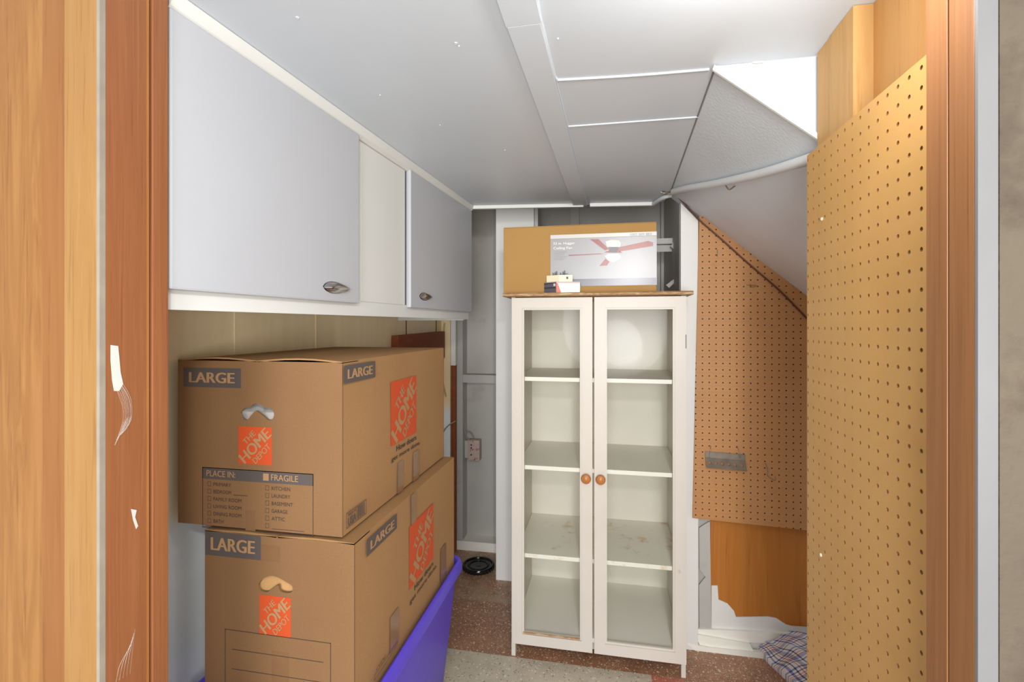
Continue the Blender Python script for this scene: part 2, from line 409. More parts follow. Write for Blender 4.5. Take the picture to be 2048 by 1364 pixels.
jt = on_ceil(1047, 41)
for i, (a, b, w) in enumerate(((bA-dr*0.12, jt-dr*0.001, 0.031), (jt+dr*0.001, bB+dr*0.02, 0.029))):
    b2 = bmesh.new(); a = a.copy(); b = b.copy(); a.z = b.z = CH
    add_prism(b2, [a-sd*w, a+sd*w, b+sd*w, b-sd*w], (0, 0, -0.009)); struct(link('trim_%d' % (1+i), b2, M['ceil']))
def seam(name, pts, r, m=M['ceil']):
    return struct(tube(name, [Vector((p.x, p.y, CH-0.001)) for p in pts], r, m, None, 8))
seam('trim_3', [on_ceil(1070, -40), on_ceil(1080, 30), on_ceil(1096, 100), on_ceil(1106, 140), on_ceil(1114, 157), on_ceil(1130, 158), on_ceil(1280, 149), on_ceil(1418, 137.5)], 0.0026)
seam('trim_4', [on_ceil(1137, 252), on_ceil(1260, 243), on_ceil(1397, 233)], 0.0020)
seam('trim_5', [bA+sd*0.031-dr*0.1, jt+sd*0.031, bB+sd*0.030], 0.0018)
# sloped underside of the stair: two boards, and the triangular gusset that closes them
def hs(X, Y): return CH-0.84*(X-(0.218+0.031*(Y-1.07)))
def SP(X, Y): return (X, Y, hs(X, Y))
prismN = (0.03, 0, 0.036)
struct(prism('sloped_ceiling', [SP(0.218, 1.07), SP(0.249, 2.105), SP(0.458, 1.07)], prismN, M['slopetex']))
struct(prism('sloped_ceiling', [SP(0.2495, 2.105), SP(0.4585, 1.07), SP(1.30, 1.07), SP(1.30, 2.105)], prismN, M['slope']))
struct(prism('wall_gusset', [(0.214, 1.063, CH), (0.60, 1.063, CH), (0.60, 1.063, hs(0.60, 1.07)), (0.215, 1.063, CH-0.008)], (0, 0.006, 0), M['brightw']))
struct(prism('trim_41', [PY(x_, y_, 1.0618) for x_, y_ in ((1504, 123), (1527, 120), (1527, 126), (1506, 128))], (0, -0.0012, 0), M['dgrey']))
struct(tube('trim_42', [(0.218, 1.075, CH-0.0005), (0.249, 2.085, CH-0.0005)], 0.0022, M['steelgap'], None, 6, False))
# thin lath along the gusset's lower edge
struct(prism('trim_6', [(0.214, 1.062, CH-0.001), (0.60, 1.062, hs(0.60, 1.07)+0.010), (0.60, 1.062, hs(0.60, 1.07)-0.002), (0.210, 1.062, CH-0.010)], (0, -0.006, 0), M['white']))
# left wall: cream panelling over pale plaster
def WL(Y, off=0.0): return -0.7384+0.0624*Y-0.345+off
wl = bmesh.new(); add_prism(wl, [(WL(0.60), 0.60, 0), (WL(2.86), 2.86, 0), (WL(2.86)-0.1, 2.86, 0), (WL(0.60)-0.1, 0.60, 0)], (0, 0, 2.0))
struct(link('wall_left', wl, M['cream']))
for i, px in enumerate((470, 632, 812, 872)):
    r = (px-CX)/F; Yw = (0.0)
    # where the ray meets the wall
    Y_ = -(-1.0834*cs-r*1.0834*sn)/(1) if False else (1.0834*(cs+r*sn))/(0.0624*(cs+r*sn)-(r*cs-sn))
    struct(box('trim_%d' % (7+i), (WL(Y_)-0.001, Y_-0.003, 0.3), (WL(Y_)+0.0025, Y_+0.003, 1.80), M['cream'] if i < 2 else M['jambd']))
# alcove behind the ceiling edge
YB = 2.82
struct(box('wall_back', (-1.1, YB, 0), (0.45, YB+0.08, 2.05), M['grey']))
struct(box('wall_alcove', (0.302, 2.10, 0), (0.36, YB, 2.05), M['dgrey']))
struct(box('ceiling_alcove', (-1.2, 2.22, 1.99), (0.45, YB, 2.05), M['dgrey']))
# ceiling edge moulding facing the alcove
e0, e1 = Vector((-0.606, 2.10, CH)), Vector((0.200, 2.19, CH))
for nm, a, b in (('trim_11', e0, e0.lerp(e1, 0.625)), ('trim_12', e0.lerp(e1, 0.66), e1)):
    dd = (b-a).normalized(); pr = bmesh.new()
    add_prism(pr, [a, b, b+Vector((0, 0.018, 0)), a+Vector((0, 0.018, 0))], (0, 0, -0.014)); struct(link(nm, pr, M['white']))
pr = bmesh.new(); add_prism(pr, [e0+Vector((0, 0.02, 0.0)), e1+Vector((0.0, 0.02, 0.0)), e1+Vector((0.0, 0.04, 0)), e0+Vector((0, 0.04, 0))], (0, 0, 0.12))
struct(link('trim_13', pr, M['grey']))
# framing in the alcove
pl = PY(985, 1162, 2.44)
struct(box('trim_14', (PY(992, 0, 2.44).x, 2.44, 0), (PY(992, 0, 2.44).x+0.195, 2.47, 1.99), M['white']))
struct(box('trim_15', (PY(992, 0, 2.44).x+0.197, 2.445, 0), (PY(992, 0, 2.44).x+0.215, 2.55, 1.99), M['grey']))
x0, x1 = PY(911, 0, 2.73).x, PY(924, 0, 2.73).x
struct(box('trim_16', (x0, 2.73, 0.055), (x1+0.004, YB, 1.99), M['grey']))
struct(box('baseboard_back', (x0-0.02, 2.725, 0), (0.30, YB, 0.052), M['shelf']))
p = PY(924, 745, 2.735); struct(box('trim_17', (x1+0.004, 2.735, PY(960, 766, 2.735).z), (0.03, YB, PY(960, 750, 2.735).z), M['grey']))
struct(box('trim_18', (PY(1141, 0, YB).x, YB-0.03, 0.06), (PY(1159, 0, YB).x, YB, 1.99), M['grey']))
struct(box('trim_19', (PY(1324, 0, YB).x-0.01, YB-0.05, 0.06), (0.302, YB, 1.99), M['dgrey']))
# left end of the panelled wall: white board over a brown one
ww = WL(2.6)
struct(box('trim_20', (WL(2.66)+0.0, 2.66, PY(905, 731, 2.66).z), (PY(911, 0, 2.66).x, 2.68, 1.80), M['white']))
struct(box('trim_21', (WL(2.69)+0.0, 2.69, 0.0), (PY(911, 0, 2.69).x, 2.715, PY(905, 729, 2.69).z), M['brown']))
struct(box('trim_22', (WL(2.64)-0.0, 2.64, 0.0), (PY(900, 0, 2.64).x, 2.655, 1.79), M['cream']))
# wall with the brown panel, to the right
YP = 2.100
struct(box('wall_right', (0.29, YP, 0), (1.4, YP+0.06, CH), M['grey']))
p0 = PY(1421, 1046, YP-0.006)
struct(box('trim_23', (p0.x, YP-0.006, 0.0), (1.4, YP, 1.35), M['panelw']))
# corner post left of the pegboard, cut to the slope
xL, xR = 0.290, PY(1399, 500, 2.056).x
struct(prism('trim_24', [(xL, 2.062, 0.0), (xR-0.004, 2.062, 0.0), (xR-0.004, 2.062, hs(xR, 2.06)-0.02), (xL, 2.062, hs(xL, 2.06)-0.004)], (0, 0.012, 0), M['white']))
# pale strip cut with a notch, on the brown panel's edge
pts = [(1398, 1056), (1417, 1044), (1420, 1044), (1423, 1262), (1399, 1258), (1398, 1170), (1411, 1154), (1399, 1138)]
struct(prism('trim_25', [PY(a, b, 2.086) for a, b in pts], (0, 0.004, 0), M['grey']))
# white paint daubed on the foot of the panel
pts = [(1423, 1171), (1435, 1171), (1437, 1199), (1455, 1207), (1468, 1222), (1472, 1234), (1536, 1233), (1552, 1236), (1572, 1249), (1583, 1252), (1640, 1256), (1640, 1300), (1423, 1300)]
struct(prism('trim_26', [PY(a, b, YP-0.008) for a, b in pts], (0, 0.0015, 0), M['white']))
# baseboard built up from three slips
for i, (pt, yy) in enumerate(((((1390, 1258), (1480, 1262), (1640, 1272), (1640, 1292), (1480, 1284), (1396, 1276)), 2.080),
                              (((1388, 1268), (1500, 1288), (1512, 1312), (1400, 1290)), 2.070),
                              (((1372, 1286), (1420, 1296), (1640, 1318), (1640, 1335), (1420, 1322), (1390, 1306)), 2.060))):
    q = [PY(a, b, yy) for a, b in pt]
    for v in q: v.z = max(v.z, 0.0)
    struct(prism('baseboard_right' if i == 0 else 'trim_%d' % (26+i), q, (0, 0.02, 0), M['shelf']))
# near right partition: plywood back, two studs
struct(box('wall_front', (0.43, 0.66, 0), (0.50, 1.055, CH-0.001), M['ply']))
y1 = PX(1661, 0, 0.402).y; y2 = PX(1709, 0, 0.402).y
struct(box('trim_29', (0.402, y1+0.001, 0), (0.43, 1.050, CH-0.001), M['stud']))
struct(box('trim_30', (0.400, y2, 0), (0.43, y1, CH-0.001), M['stud']))
# right jamb, casing, bare wall
struct(box('trim_31', (0.366, 0.619, 0), (0.390, 0.655, 2.1), M['jambr'], None, 0.001))
struct(box('trim_32', (0.3665, 0.5785, 0), (0.392, 0.617, 2.1), M['jambr'], None, 0.001))
struct(box('trim_33', (0.3665, 0.574, 0), (0.384, 0.578, 2.1), M['casing']))
struct(box('wall_hall', (0.3845, 0.573, 0), (1.3, 0.62, 2.1), M['tanwall']))
# left jamb with its groove, pine casing, trim board and birch panel
JX = -0.675
jb = box('trim_34', (JX-0.02, 0.553, 0), (JX, 0.613, 2.1), M['jamb']); struct(jb)
struct(box('trim_35', (JX-0.02, 0.6132, 0), (JX-0.0008, 0.6185, 2.1), M['jambl']))
struct(box('trim_36', (JX-0.02, 0.6187, 0), (JX-0.004, 0.6235, 2.1), M['jambd']))
struct(box('trim_37', (JX-0.02, 0.6237, 0), (JX+0.0, 0.651, 2.1), M['jamb'], None, 0.0015))
struct(box('trim_38', (-0.680, 0.5448, 0), (-0.6748, 0.5528, 2.1), M['caulk']))
struct(box('trim_39', (-0.7345, 0.545, 0), (-0.6805, 0.565, 2.1), M['pine'], None, 0.0008))
struct(box('trim_40', (-0.7776, 0.549, 0), (-0.735, 0.565, 2.1), M['trimo']))
struct(box('wall_hall', (-1.4, 0.551, 0), (-0.778, 0.575, 2.1), M['plyl']))
struct(box('wall_header', (-0.674, 0.56, CH+0.02), (0.365, 0.65, 2.1), M['ceil']))
# paint marks on the left jamb
def smear(pts, name='paint_smear'):
    o = prism(name, [PX(a, b, JX+0.0004) for a, b in pts], (0.0004, 0, 0), M['smear'], jb); return o
smear([(221, 690), (236, 692), (238, 712), (241, 745), (246, 768), (238, 782), (228, 782), (224, 760), (221, 720)])
smear([(262, 1018), (273, 1020), (270, 1034), (276, 1052), (272, 1058), (266, 1040)])
sb = bmesh.new()
for k in range(8):
    j = random.uniform(-2, 2)
    P = [PX(x_, y_, JX+0.0005) for x_, y_ in ((226+k*2.3, 766+j*3), (238+k*3.0, 792+j), (246+k*2.6, 818), (246+k*2.2, 842+j), (238+k*1.7, 868-k), (229+k*1.3, 892-3*k+j*2))]
    add_tube(sb, P, lambda t, q=random.uniform(0.00016, 0.00034): q*(1-0.6*t), 4, 0, True, 0.6)
for k in range(5):
    P = [PX(x_, y_, JX+0.0005) for x_, y_ in ((232+k*7, 1364-k*4), (240+k*6, 1330-k*5), (262+k*2, 1290-k*8))]
    add_tube(sb, P, 0.00014, 4, 0, True, 0.6)
link('paint_streak', sb, M['smear'], jb)

# ================================================================== WALL CABINET
co = Vector((-0.7384+0.0624*0.66, 0.66, 0)); wc = thing('wall_cabinet', 'long white wall cabinet hung under the ceiling on the left wall', 'cabinet', co, -WLA)
Rw = Matrix.Rotation(WLA, 3, 'Z')
def wl_local(p): return Rw @ (Vector(p)-co)
def yface(px):         # distance along the cabinet face for a pixel column
    r = (px-CX)/F; Y = (0.7384*(cs+r*sn))/(0.0624*(cs+r*sn)-(r*cs-sn)); X = -0.7384+0.0624*Y
    return wl_local((X, Y, 0)).y
L = yface(937)
bz = 1.325
bm = bmesh.new()
add_box(bm, (-0.335, 0, bz+0.012), (-0.318, L, CH-0.002)); add_box(bm, (-0.318, 0.0, bz+0.012), (-0.02, L-0.02, bz+0.028))
add_box(bm, (-0.335, L-0.018, bz-0.004), (-0.018, L, CH-0.002)); add_box(bm, (-0.318, 0, bz+0.012), (-0.02, 0.018, CH-0.002))
add_box(bm, (-0.318, 0.0, CH-0.02), (-0.02, L-0.02, CH-0.002))
link('cabinet_body', bm, M['frame'], wc)
d1, d2a, d2b = yface(708), yface(812), L
bm = bmesh.new()
add_box(bm, (-0.018, 0, bz), (0, L, bz+0.038)); add_box(bm, (-0.018, 0, CH-0.045), (0, L, CH-0.002))
add_box(bm, (-0.018, d1-0.03, bz+0.038), (0, d2a+0.02, CH-0.045)); add_box(bm, (-0.018, L-0.03, bz+0.038), (0, L, CH-0.045))
add_box(bm, (-0.018, 0, bz+0.038), (0, 0.02, CH-0.045))
link('face_frame', bm, M['frame'], wc)
def cab_door(y0, y1, hp, hs_):
    d = box('door', (0.001, y0, 1.357), (0.017, y1, 1.806), M['cabw'], wc, 0.004)
    c = Vector(hp); b = bmesh.new()
    n = 14                                             # tear-drop pull: a back plate and a raised spoon
    for lay, (k, x0_, x1_) in enumerate(((1.0, 0.0175, 0.0195), (0.8, 0.0195, 0.0285))):
        up, dn = [], []
        for i in range(n+1):
            t = i/n; yy = c.y+(t-0.62)*hs_; hw = hs_*0.135*math.sin(PI*min(1, t**0.72))**0.8 if 0 < t < 1 else 0.0005
            up.append((yy*1.0, c.z+hw*k)); dn.append((yy, c.z-hw*k))
        loop = up+dn[::-1]
        cy, cz = c.y, c.z
        r0 = [b.verts.new((x0_, y, z)) for y, z in loop]
        r1 = [b.verts.new((x1_-0.002, cy+(y-cy)*0.93*k if lay else y, cz+(z-cz)*0.85)) for y, z in loop]
        r2 = [b.verts.new((x1_, cy+(y-cy)*0.7*k, cz+(z-cz)*0.45)) for y, z in loop]
        m_ = len(loop)
        for A, B in ((r0, r1), (r1, r2)):
            for q in range(m_): b.faces.new((A[q], A[(q+1)%m_], B[(q+1)%m_], B[q]))
        b.faces.new(r2); b.faces.new(r0[::-1])
    link('handle', b, M['chrome'], d, True)
    return d
def facept(px, py):
    y = yface(px); wpt = co+(Matrix.Rotation(-WLA, 3, 'Z') @ Vector((0, y, 0))); z = -wpt.x*sn+wpt.y*cs
    return (0, y, EYE+(HY-py)/F*z)
cab_door(0.0, d1, facept(668, 577), 0.110)
cab_door(d2a, L-0.002, facept(845, 594), 0.100)
# vertical filler between the doors
box('filler_panel', (0.0008, d1+0.03, bz+0.040), (0.0022, d2a-0.012, CH-0.03), M['frame'], wc)
box('shadow_gap', (0.0005, d2a-0.009, bz+0.04), (0.0012, d2a-0.002, CH-0.03), M['dark'], wc)
# quarter-round moulding along the ceiling
b = bmesh.new()
prof = [(0.0, -0.028), (0.006, -0.028), (0.016, -0.020), (0.022, -0.010), (0.024, 0.0), (0.0, 0.0)]
add_prism(b, [(0.001+x, 0, CH-0.001+z) for x, z in prof], (0, L, 0))
link('ceiling_moulding', b, M['frame'], wc)

# ================================================================== DISPLAY CABINET
DX0, DX1, DY0, DY1 = -0.370, 0.284, 1.893, 2.330
dc = thing('display_cabinet', 'tall white glass-door display cabinet standing at the back', 'cabinet', (DX0, DY0, 0))
w = DX1-DX0; dp = DY1-DY0; TOP = 1.409
def sidepanel(x):
    bm = bmesh.new(); add_prism(bm, [(x, 0, 0), (x, 0.035, 0), (x, 0.05, 0.05), (x, dp-0.05, 0.05), (x, dp-0.035, 0), (x, dp, 0), (x, dp, TOP), (x, 0, TOP)], (0.016, 0, 0))
    return link('side_panel', bm, M['dispw'], dc)
sidepanel(0); sidepanel(w-0.016)
box('back_panel', (0.016, dp-0.008, 0.085), (w-0.016, dp-0.003, TOP), M['caback'], dc)
box('bottom_board', (0.0165, 0.002, 0.088), (w-0.0165, dp-0.008, 0.104), M['shelf'], dc)
for i, h in enumerate((0.385, 0.732, 1.080)):
    box('shelf', (0.0165, 0.012, h), (w-0.0165, dp-0.009, h+0.016), M['shelfst'] if i == 0 else M['shelf'], dc, 0.001)
box('plinth', (0.0165, 0.03, 0.045), (w-0.0165, 0.045, 0.087), M['dispw'], dc)
# moulded top board with bare, chipped edge
bm = bmesh.new()
prof = [(-0.026, 0.001), (-0.030, 0.004), (-0.028, 0.009), (-0.018, 0.014), (dp+0.0, 0.014), (dp, 0.0), (-0.020, 0.0)]
add_prism(bm, [(-0.026, y-0.018, TOP+0.0005+z) for y, z in prof], (w+0.046, 0, 0))
tb = link('top_board', bm, M['rawtop'], dc)
def disp_door(x0, x1, kx, sgn):
    st = 0.047; z0, z1 = 0.062, TOP-0.004; y0, y1 = -0.021, -0.002
    bm = bmesh.new()
    # mitred frame with a small inner bead
    def fr(xa, xb, za, zb, s, ya, yb):
        o = [(xa, za), (xb, za), (xb, zb), (xa, zb)]; i_ = [(xa+s, za+s), (xb-s, za+s), (xb-s, zb-s), (xa+s, zb-s)]
        for k in range(4):
            q = [o[k], o[(k+1)%4], i_[(k+1)%4], i_[k]]
            add_prism(bm, [(x, ya, z) for x, z in q], (0, yb-ya, 0))
    fr(x0, x1, z0, z1, st-0.007, y0, y1)
    fr(x0+st-0.007, x1-st+0.007, z0+st-0.007, z1-st+0.007, 0.007, y0+0.005, y1)
    d = link('door', bm, M['dispw'], dc)
    box('glass_pane', (x0+st-0.001, -0.011, z0+st-0.001), (x1-st+0.001, -0.008, z1-st+0.001), M['glass'], d)
    kb = bmesh.new(); add_lathe(kb, [(0.008, 0), (0.008, -0.006), (0.0165, -0.010), (0.0185, -0.016), (0.0165, -0.022), (0.009, -0.0265), (0.001, -0.0275)], (kx, y0+0.0, 0.722), 'Y', 28)
    link('knob', kb, M['knob'], d, True)
    return d
mid = w*0.487
ld = disp_door(0.006, mid-0.0035, mid-0.027, 1)
rd = disp_door(mid+0.0035, w-0.001, mid+0.027, -1)
# small black hinge slot on the right side of the frame
box('hinge', (w-0.004, -0.0225, 1.215), (w-0.0015, -0.0205, 1.265), M['dark'], rd)
# rusty gold bead along the left door's sill
box('sill_bead', (0.05, -0.0225, 0.1065), (mid-0.05, -0.0165, 0.1105), M['rawtop'], ld)

# ================================================================== MOVING BOXES
def plate_hole(name, outer, hole, y, t, m, parent):
    bm = bmesh.new()
    def loop(pts): 
        vs = [bm.verts.new((x, y, z)) for x, z in pts]; return [bm.edges.new((vs[i], vs[(i+1)%len(vs)])) for i in range(len(vs))]
    es = loop(outer)+loop(hole)
    bmesh.ops.triangle_fill(bm, edges=es, use_beauty=True)
    r = bmesh.ops.extrude_face_region(bm, geom=bm.faces[:])
    for v in [g for g in r['geom'] if isinstance(g, bmesh.types.BMVert)]: v.co.y += t
    return link(name, bm, m, parent)
def logo(pr, u0, v0, u1, v1):
    pr.rect(u0, v0, u1, v1, M['orange'], 1)
    wu, wv = u1-u0, v1-v0
    def T(cx, cy, ln, ht, txt, bold):
        k = 0.7071; dx, dy = k, k; nx, ny = -k, k
        ox = cx-dx*ln/2-nx*ht/2; oy = cy-dy*ln/2-ny*ht/2
        pr.text(txt, ((u0+ox*wu, v0+oy*wv), (dx*ln*wu, dy*ln*wv), (nx*ht*wu, ny*ht*wv)), M['kraft'], 2, bold)
    T(0.33, 0.71, 0.44, 0.15, 'THE', 0.035); T(0.50, 0.50, 1.14, 0.30, 'HOME', 0.045); T(0.70, 0.30, 0.66, 0.16, 'DEPOT', 0.035)
    # stencil breaks across the big letters, in the ground colour
    for s in (-0.145, 0.0, 0.145):
        pass
def size_label(pr, u0, v0, u1, v1):
    pr.rect(u0, v0, u1, v1, M['ink'], 1); a, b = u1-u0, v1-v0
    pr.text('LARGE', ((u0+a*0.10, v0+b*0.23), (a*0.80, 0), (0, b*0.54)), M['kraft'], 2, 0.045)
def moving_box(label, X0, X1, Y0, Y1, Z0, Z1, hole, foil):
    bow = 0.009 if foil else 0.0045
    t = thing('cardboard_box', label, 'box', (X0, Y0, Z0)); a, b, h = X1-X0, Y1-Y0, Z1-Z0; k = 0.0045
    hl = [(PY(px, py, Y0).x-X0, PY(px, py, Y0).z-Z0) for px, py in hole]
    hp = smooth_path([Vector((x, 0, z)) for x, z in hl+[hl[0]]], 4)[:-1]
    plate_hole('front_panel', [(0, 0), (a, 0), (a, h), (0, h)], [(p.x, p.z) for p in hp], 0, k, M['card'], t)
    box('back_panel', (0, b-k, 0), (a, b, h), M['card'], t)
    # slightly bellied long sides
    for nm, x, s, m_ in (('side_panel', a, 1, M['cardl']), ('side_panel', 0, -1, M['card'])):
        bm = bmesh.new(); n = 10; g = []
        for i in range(n+1):
            row = []
            for j in range(n+1):
                u, v = i/n, j/n; row.append(bm.verts.new((x+s*0.004*math.sin(PI*u)*math.sin(PI*v), k+u*(b-2*k), v*h)))
            g.append(row)
        for i in range(n):
            for j in range(n): bm.faces.new((g[i][j], g[i+1][j], g[i+1][j+1], g[i][j+1]))
        r = bmesh.ops.extrude_face_region(bm, geom=bm.faces[:])
        for v in [q for q in r['geom'] if isinstance(q, bmesh.types.BMVert)]: v.co.x -= s*k
        link(nm, bm, m_, t)
    box('bottom_panel', (k, k, 0.0005), (a-k, b-k, k), M['card'], t)
    # top flaps with a slight bow, meeting along the length
    for nm, ya, yb in (('top_flap', 0.0, 0), ('top_flap', 0.0, 1)):
        bm = bmesh.new(); n = 12; g = []
        for i in range(n+1):
            row = []
            for j in range(7):
                u, v = i/n, j/6
                x = (a/2-0.002)*v if yb == 0 else a-(a/2-0.002)*v
                lift = bow*(0.2+0.8*v*abs(math.sin(u*PI))*(1.0 if yb else 0.6))
                if i == 0: lift = bow*(0.2+0.7*math.sin(PI*v))
                row.append(bm.verts.new((x, u*b, h+lift)))
            g.append(row)
        for i in range(n):
            for j in range(6): bm.faces.new((g[i][j], g[i+1][j], g[i+1][j+1], g[i][j+1]))
        r = bmesh.ops.extrude_face_region(bm, geom=bm.faces[:])
        for v in [q for q in r['geom'] if isinstance(q, bmesh.types.BMVert)]: v.co.z -= 0.0035
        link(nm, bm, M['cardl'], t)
    # something in the hand hole
    cxh = sum(p.x for p in hp)/len(hp); czh = sum(p.z for p in hp)/len(hp)
    bm = bmesh.new(); n = 22; g = []
    for i in range(n+1):
        row = []
        for j in range(n+1):
            x = cxh+(i/n-0.5)*0.13; z = czh+(j/n-0.5)*0.10
            d = noise.noise(Vector((x*60, z*45, 1.7)))*(0.010 if foil else 0.002)
            row.append(bm.verts.new((x, (0.012 if foil else 0.013)+d*0.6+(max(0, z-czh)*1.1 if foil else (z-czh)*0.15), z)))
        g.append(row)
    for i in range(n):
        for j in range(n): bm.faces.new((g[i][j], g[i+1][j], g[i+1][j+1], g[i][j+1]))
    o = link('plastic_lining' if foil else 'inner_flap', bm, M['foil'] if foil else M['cardin'], t, foil)
    if foil: o['label'] = 'crumpled silvery plastic showing in the hand hole'
    return t
hole1 = [(480, 826), (488, 817), (500, 813), (513, 807), (530, 814), (543, 817), (548, 828), (545, 838), (536, 840), (526, 832), (512, 822), (503, 830), (494, 840), (484, 836)]
B1 = (-0.9845, -0.5655, 0.975, 1.650, 0.8385, 1.218)
mb1 = moving_box('upper kraft moving box with a grey size label and a printed room checklist', *B1, hole1, True)
hole2 = [(516, 1170), (524, 1159), (540, 1152), (556, 1155), (572, 1164), (584, 1172), (584, 1183), (574, 1186), (560, 1182), (556, 1171), (546, 1176), (534, 1184), (520, 1181)]
B2 = (-0.905, -0.5335, 0.968, 1.668, 0.443, 0.830)
mb2 = moving_box('lower kraft moving box sitting in the blue bin, with blank writing lines', *B2, hole2, False)
def front_print(t, B, name):
    return Print((0, 0, 0), (1, 0, 0), (0, 0, 1), (0, -1, 0))
def fu(B, px, py): p = PY(px, py, B[2]); return p.x-B[0], p.z-B[4]
def su(B, px, py): p = PX(px, py, B[1]+0.004); return p.y-B[2], p.z-B[4]
# --- upper box, front
p = front_print(mb1, B1, ''); a, b = fu(B1, 367, 773), fu(B1, 482, 737); size_label(p, a[0], a[1], b[0], b[1]); p.build('size_label', mb1)
p = front_print(mb1, B1, ''); a, b = fu(B1, 477, 927), fu(B1, 544, 855); logo(p, a[0], a[1], b[0], b[1]); p.build('store_logo', mb1)
p = front_print(mb1, B1, '')
a, b = fu(B1, 405, 1054), fu(B1, 627, 948); u0, v0, u1, v1 = a[0], a[1], b[0], b[1]; uw, vw = u1-u0, v1-v0
p.outline(u0, v0, u1, v1, 0.0016, M['inkline']); p.rect(u0, v1-vw*0.19, u1, v1, M['ink'])
p.text('PLACE IN:', ((u0+uw*0.04, v1-vw*0.145), (uw*0.27, 0), (0, vw*0.10)), M['kraft'], 2, 0.02)
p.rect(u0+uw*0.56, v1-vw*0.155, u0+uw*0.61, v1-vw*0.04, M['kraft'], 2)
p.text('FRAGILE', ((u0+uw*0.63, v1-vw*0.145), (uw*0.24, 0), (0, vw*0.10)), M['kraft'], 2, 0.02)
for colx, names in ((0.05, ('PRIMARY', 'BEDROOM', 'FAMILY ROOM', 'LIVING ROOM', 'DINING ROOM', 'BATH')), (0.58, ('KITCHEN', 'LAUNDRY', 'BASEMENT', 'GARAGE', 'ATTIC', ''))):
    for i, s_ in enumerate(names):
        v = v1-vw*(0.30+i*0.122); x = u0+uw*colx
        p.outline(x, v-vw*0.01, x+uw*0.032, v+vw*0.065, 0.0008, M['inkline'], 1)
        if s_: p.text(s_, ((x+uw*0.055, v), (uw*0.0235*len(s_), 0), (0, vw*0.058)), M['inkline'], 1, 0.015)
        if s_ == 'BEDROOM': p.rect(x+uw*0.24, v-vw*0.01, x+uw*0.37, v, M['inkline'])
        if not s_: p.rect(x+uw*0.06, v-vw*0.02, x+uw*0.34, v-vw*0.012, M['inkline'])
p.build('room_checklist', mb1)
# --- upper box, right side (u runs along the depth)
def side_print(B): return Print((B[1]-B[0]+0.0046, 0, 0), (0, 1, 0), (0, 0, 1), (1, 0, 0))
def side_label(B, t, c0, c1):
    p = side_print(B); a, b = su(B, *c0), su(B, *c1); size_label(p, a[0], a[1], b[0], b[1]); p.build('size_label', t)
def side_logo(B, t, c0, c1, lines):
    p = side_print(B); a, b = su(B, *c0), su(B, *c1); logo(p, a[0], a[1], b[0], b[1]); p.build('store_logo', t)
    p = side_print(B); wu = b[0]-a[0]; hv = b[1]-a[1]
    for i, (s_, da, ln) in enumerate(lines):
        p.text(s_, ((a[0]+wu*da, a[1]-hv*(0.13+0.14*i)), (wu*ln, 0), (wu*0.0, hv*0.09)), M['inkline'], 1, 0.004)
    p.build('slogan', t)
side_label(B1, mb1, (687, 768), (750, 722)); side_logo(B1, mb1, (781, 893), (832, 751), (('How doers', 0.20, 0.80), ('get more done.', 0.02, 1.15)))
side_label(B2, mb2, (733, 1114), (793, 1027)); side_logo(B2, mb2, (818, 1180), (866, 1006), (('How doers', 0.20, 0.80), ('get more done.', 0.02, 1.15)))
p = side_print(B1); a, b = su(B1, 692, 1058), su(B1, 732, 998); u0, v0, u1, v1 = a[0], a[1], b[0], b[1]; uw, vw = u1-u0, v1-v0
p.outline(u0, v0, u1, v1, 0.0016, M['ink']); p.text('MADE IN', ((u0+uw*0.08, v0+vw*0.72), (uw*0.38, 0), (0, vw*0.16)), M['ink'], 1, 0.01)
p.text('USA', ((u0+uw*0.07, v0+vw*0.10), (uw*0.40, 0), (0, vw*0.52)), M['ink'], 1, 0.03)
for i in range(4): p.poly([(u0+uw*(0.54+0.1*i), v0+vw*0.1), (u0+uw*(0.60+0.1*i), v0+vw*0.1), (u0+uw*(0.62+0.09*i), v0+vw*0.88), (u0+uw*(0.55+0.1*i), v0+vw*0.88)], M['ink'], 1)
p.build('origin_mark', mb1)
# --- lower box, front
p = front_print(mb2, B2, ''); a, b = fu(B2, 411, 1109), fu(B2, 522, 1072); size_label(p, a[0], a[1], b[0], b[1]); p.build('size_label', mb2)
p = front_print(mb2, B2, ''); a, b = fu(B2, 519, 1267), fu(B2, 582, 1196); logo(p, a[0], a[1], b[0], b[1]); p.build('store_logo', mb2)
p = front_print(mb2, B2, ''); a, b = fu(B2, 450, 1480), fu(B2, 662, 1286)
p.outline(a[0], a[1]+0.02, b[0], b[1], 0.0016, M['inkline'])
for i in range(4): p.rect(a[0]+0.018, b[1]-0.045-0.044*i, b[0]-0.018, b[1]-0.0435-0.044*i, M['inkline'])
p.build('writing_lines', mb2)
p = side_print(B2); a, b = su(B2, 748, 1352), su(B2, 794, 1290)
p.outline(a[0], a[1], b[0], b[1], 0.0012, M['inkline']); p.text('CAUTION: DO NOT OVERLOAD' if False else 'MAX 65 LBS' if False else 'USA', ((a[0]+0.01, a[1]+0.01), ((b[0]-a[0])*0.4, 0), (0, (b[1]-a[1])*0.5)), M['inkline'], 1); p.build('origin_mark', mb2)
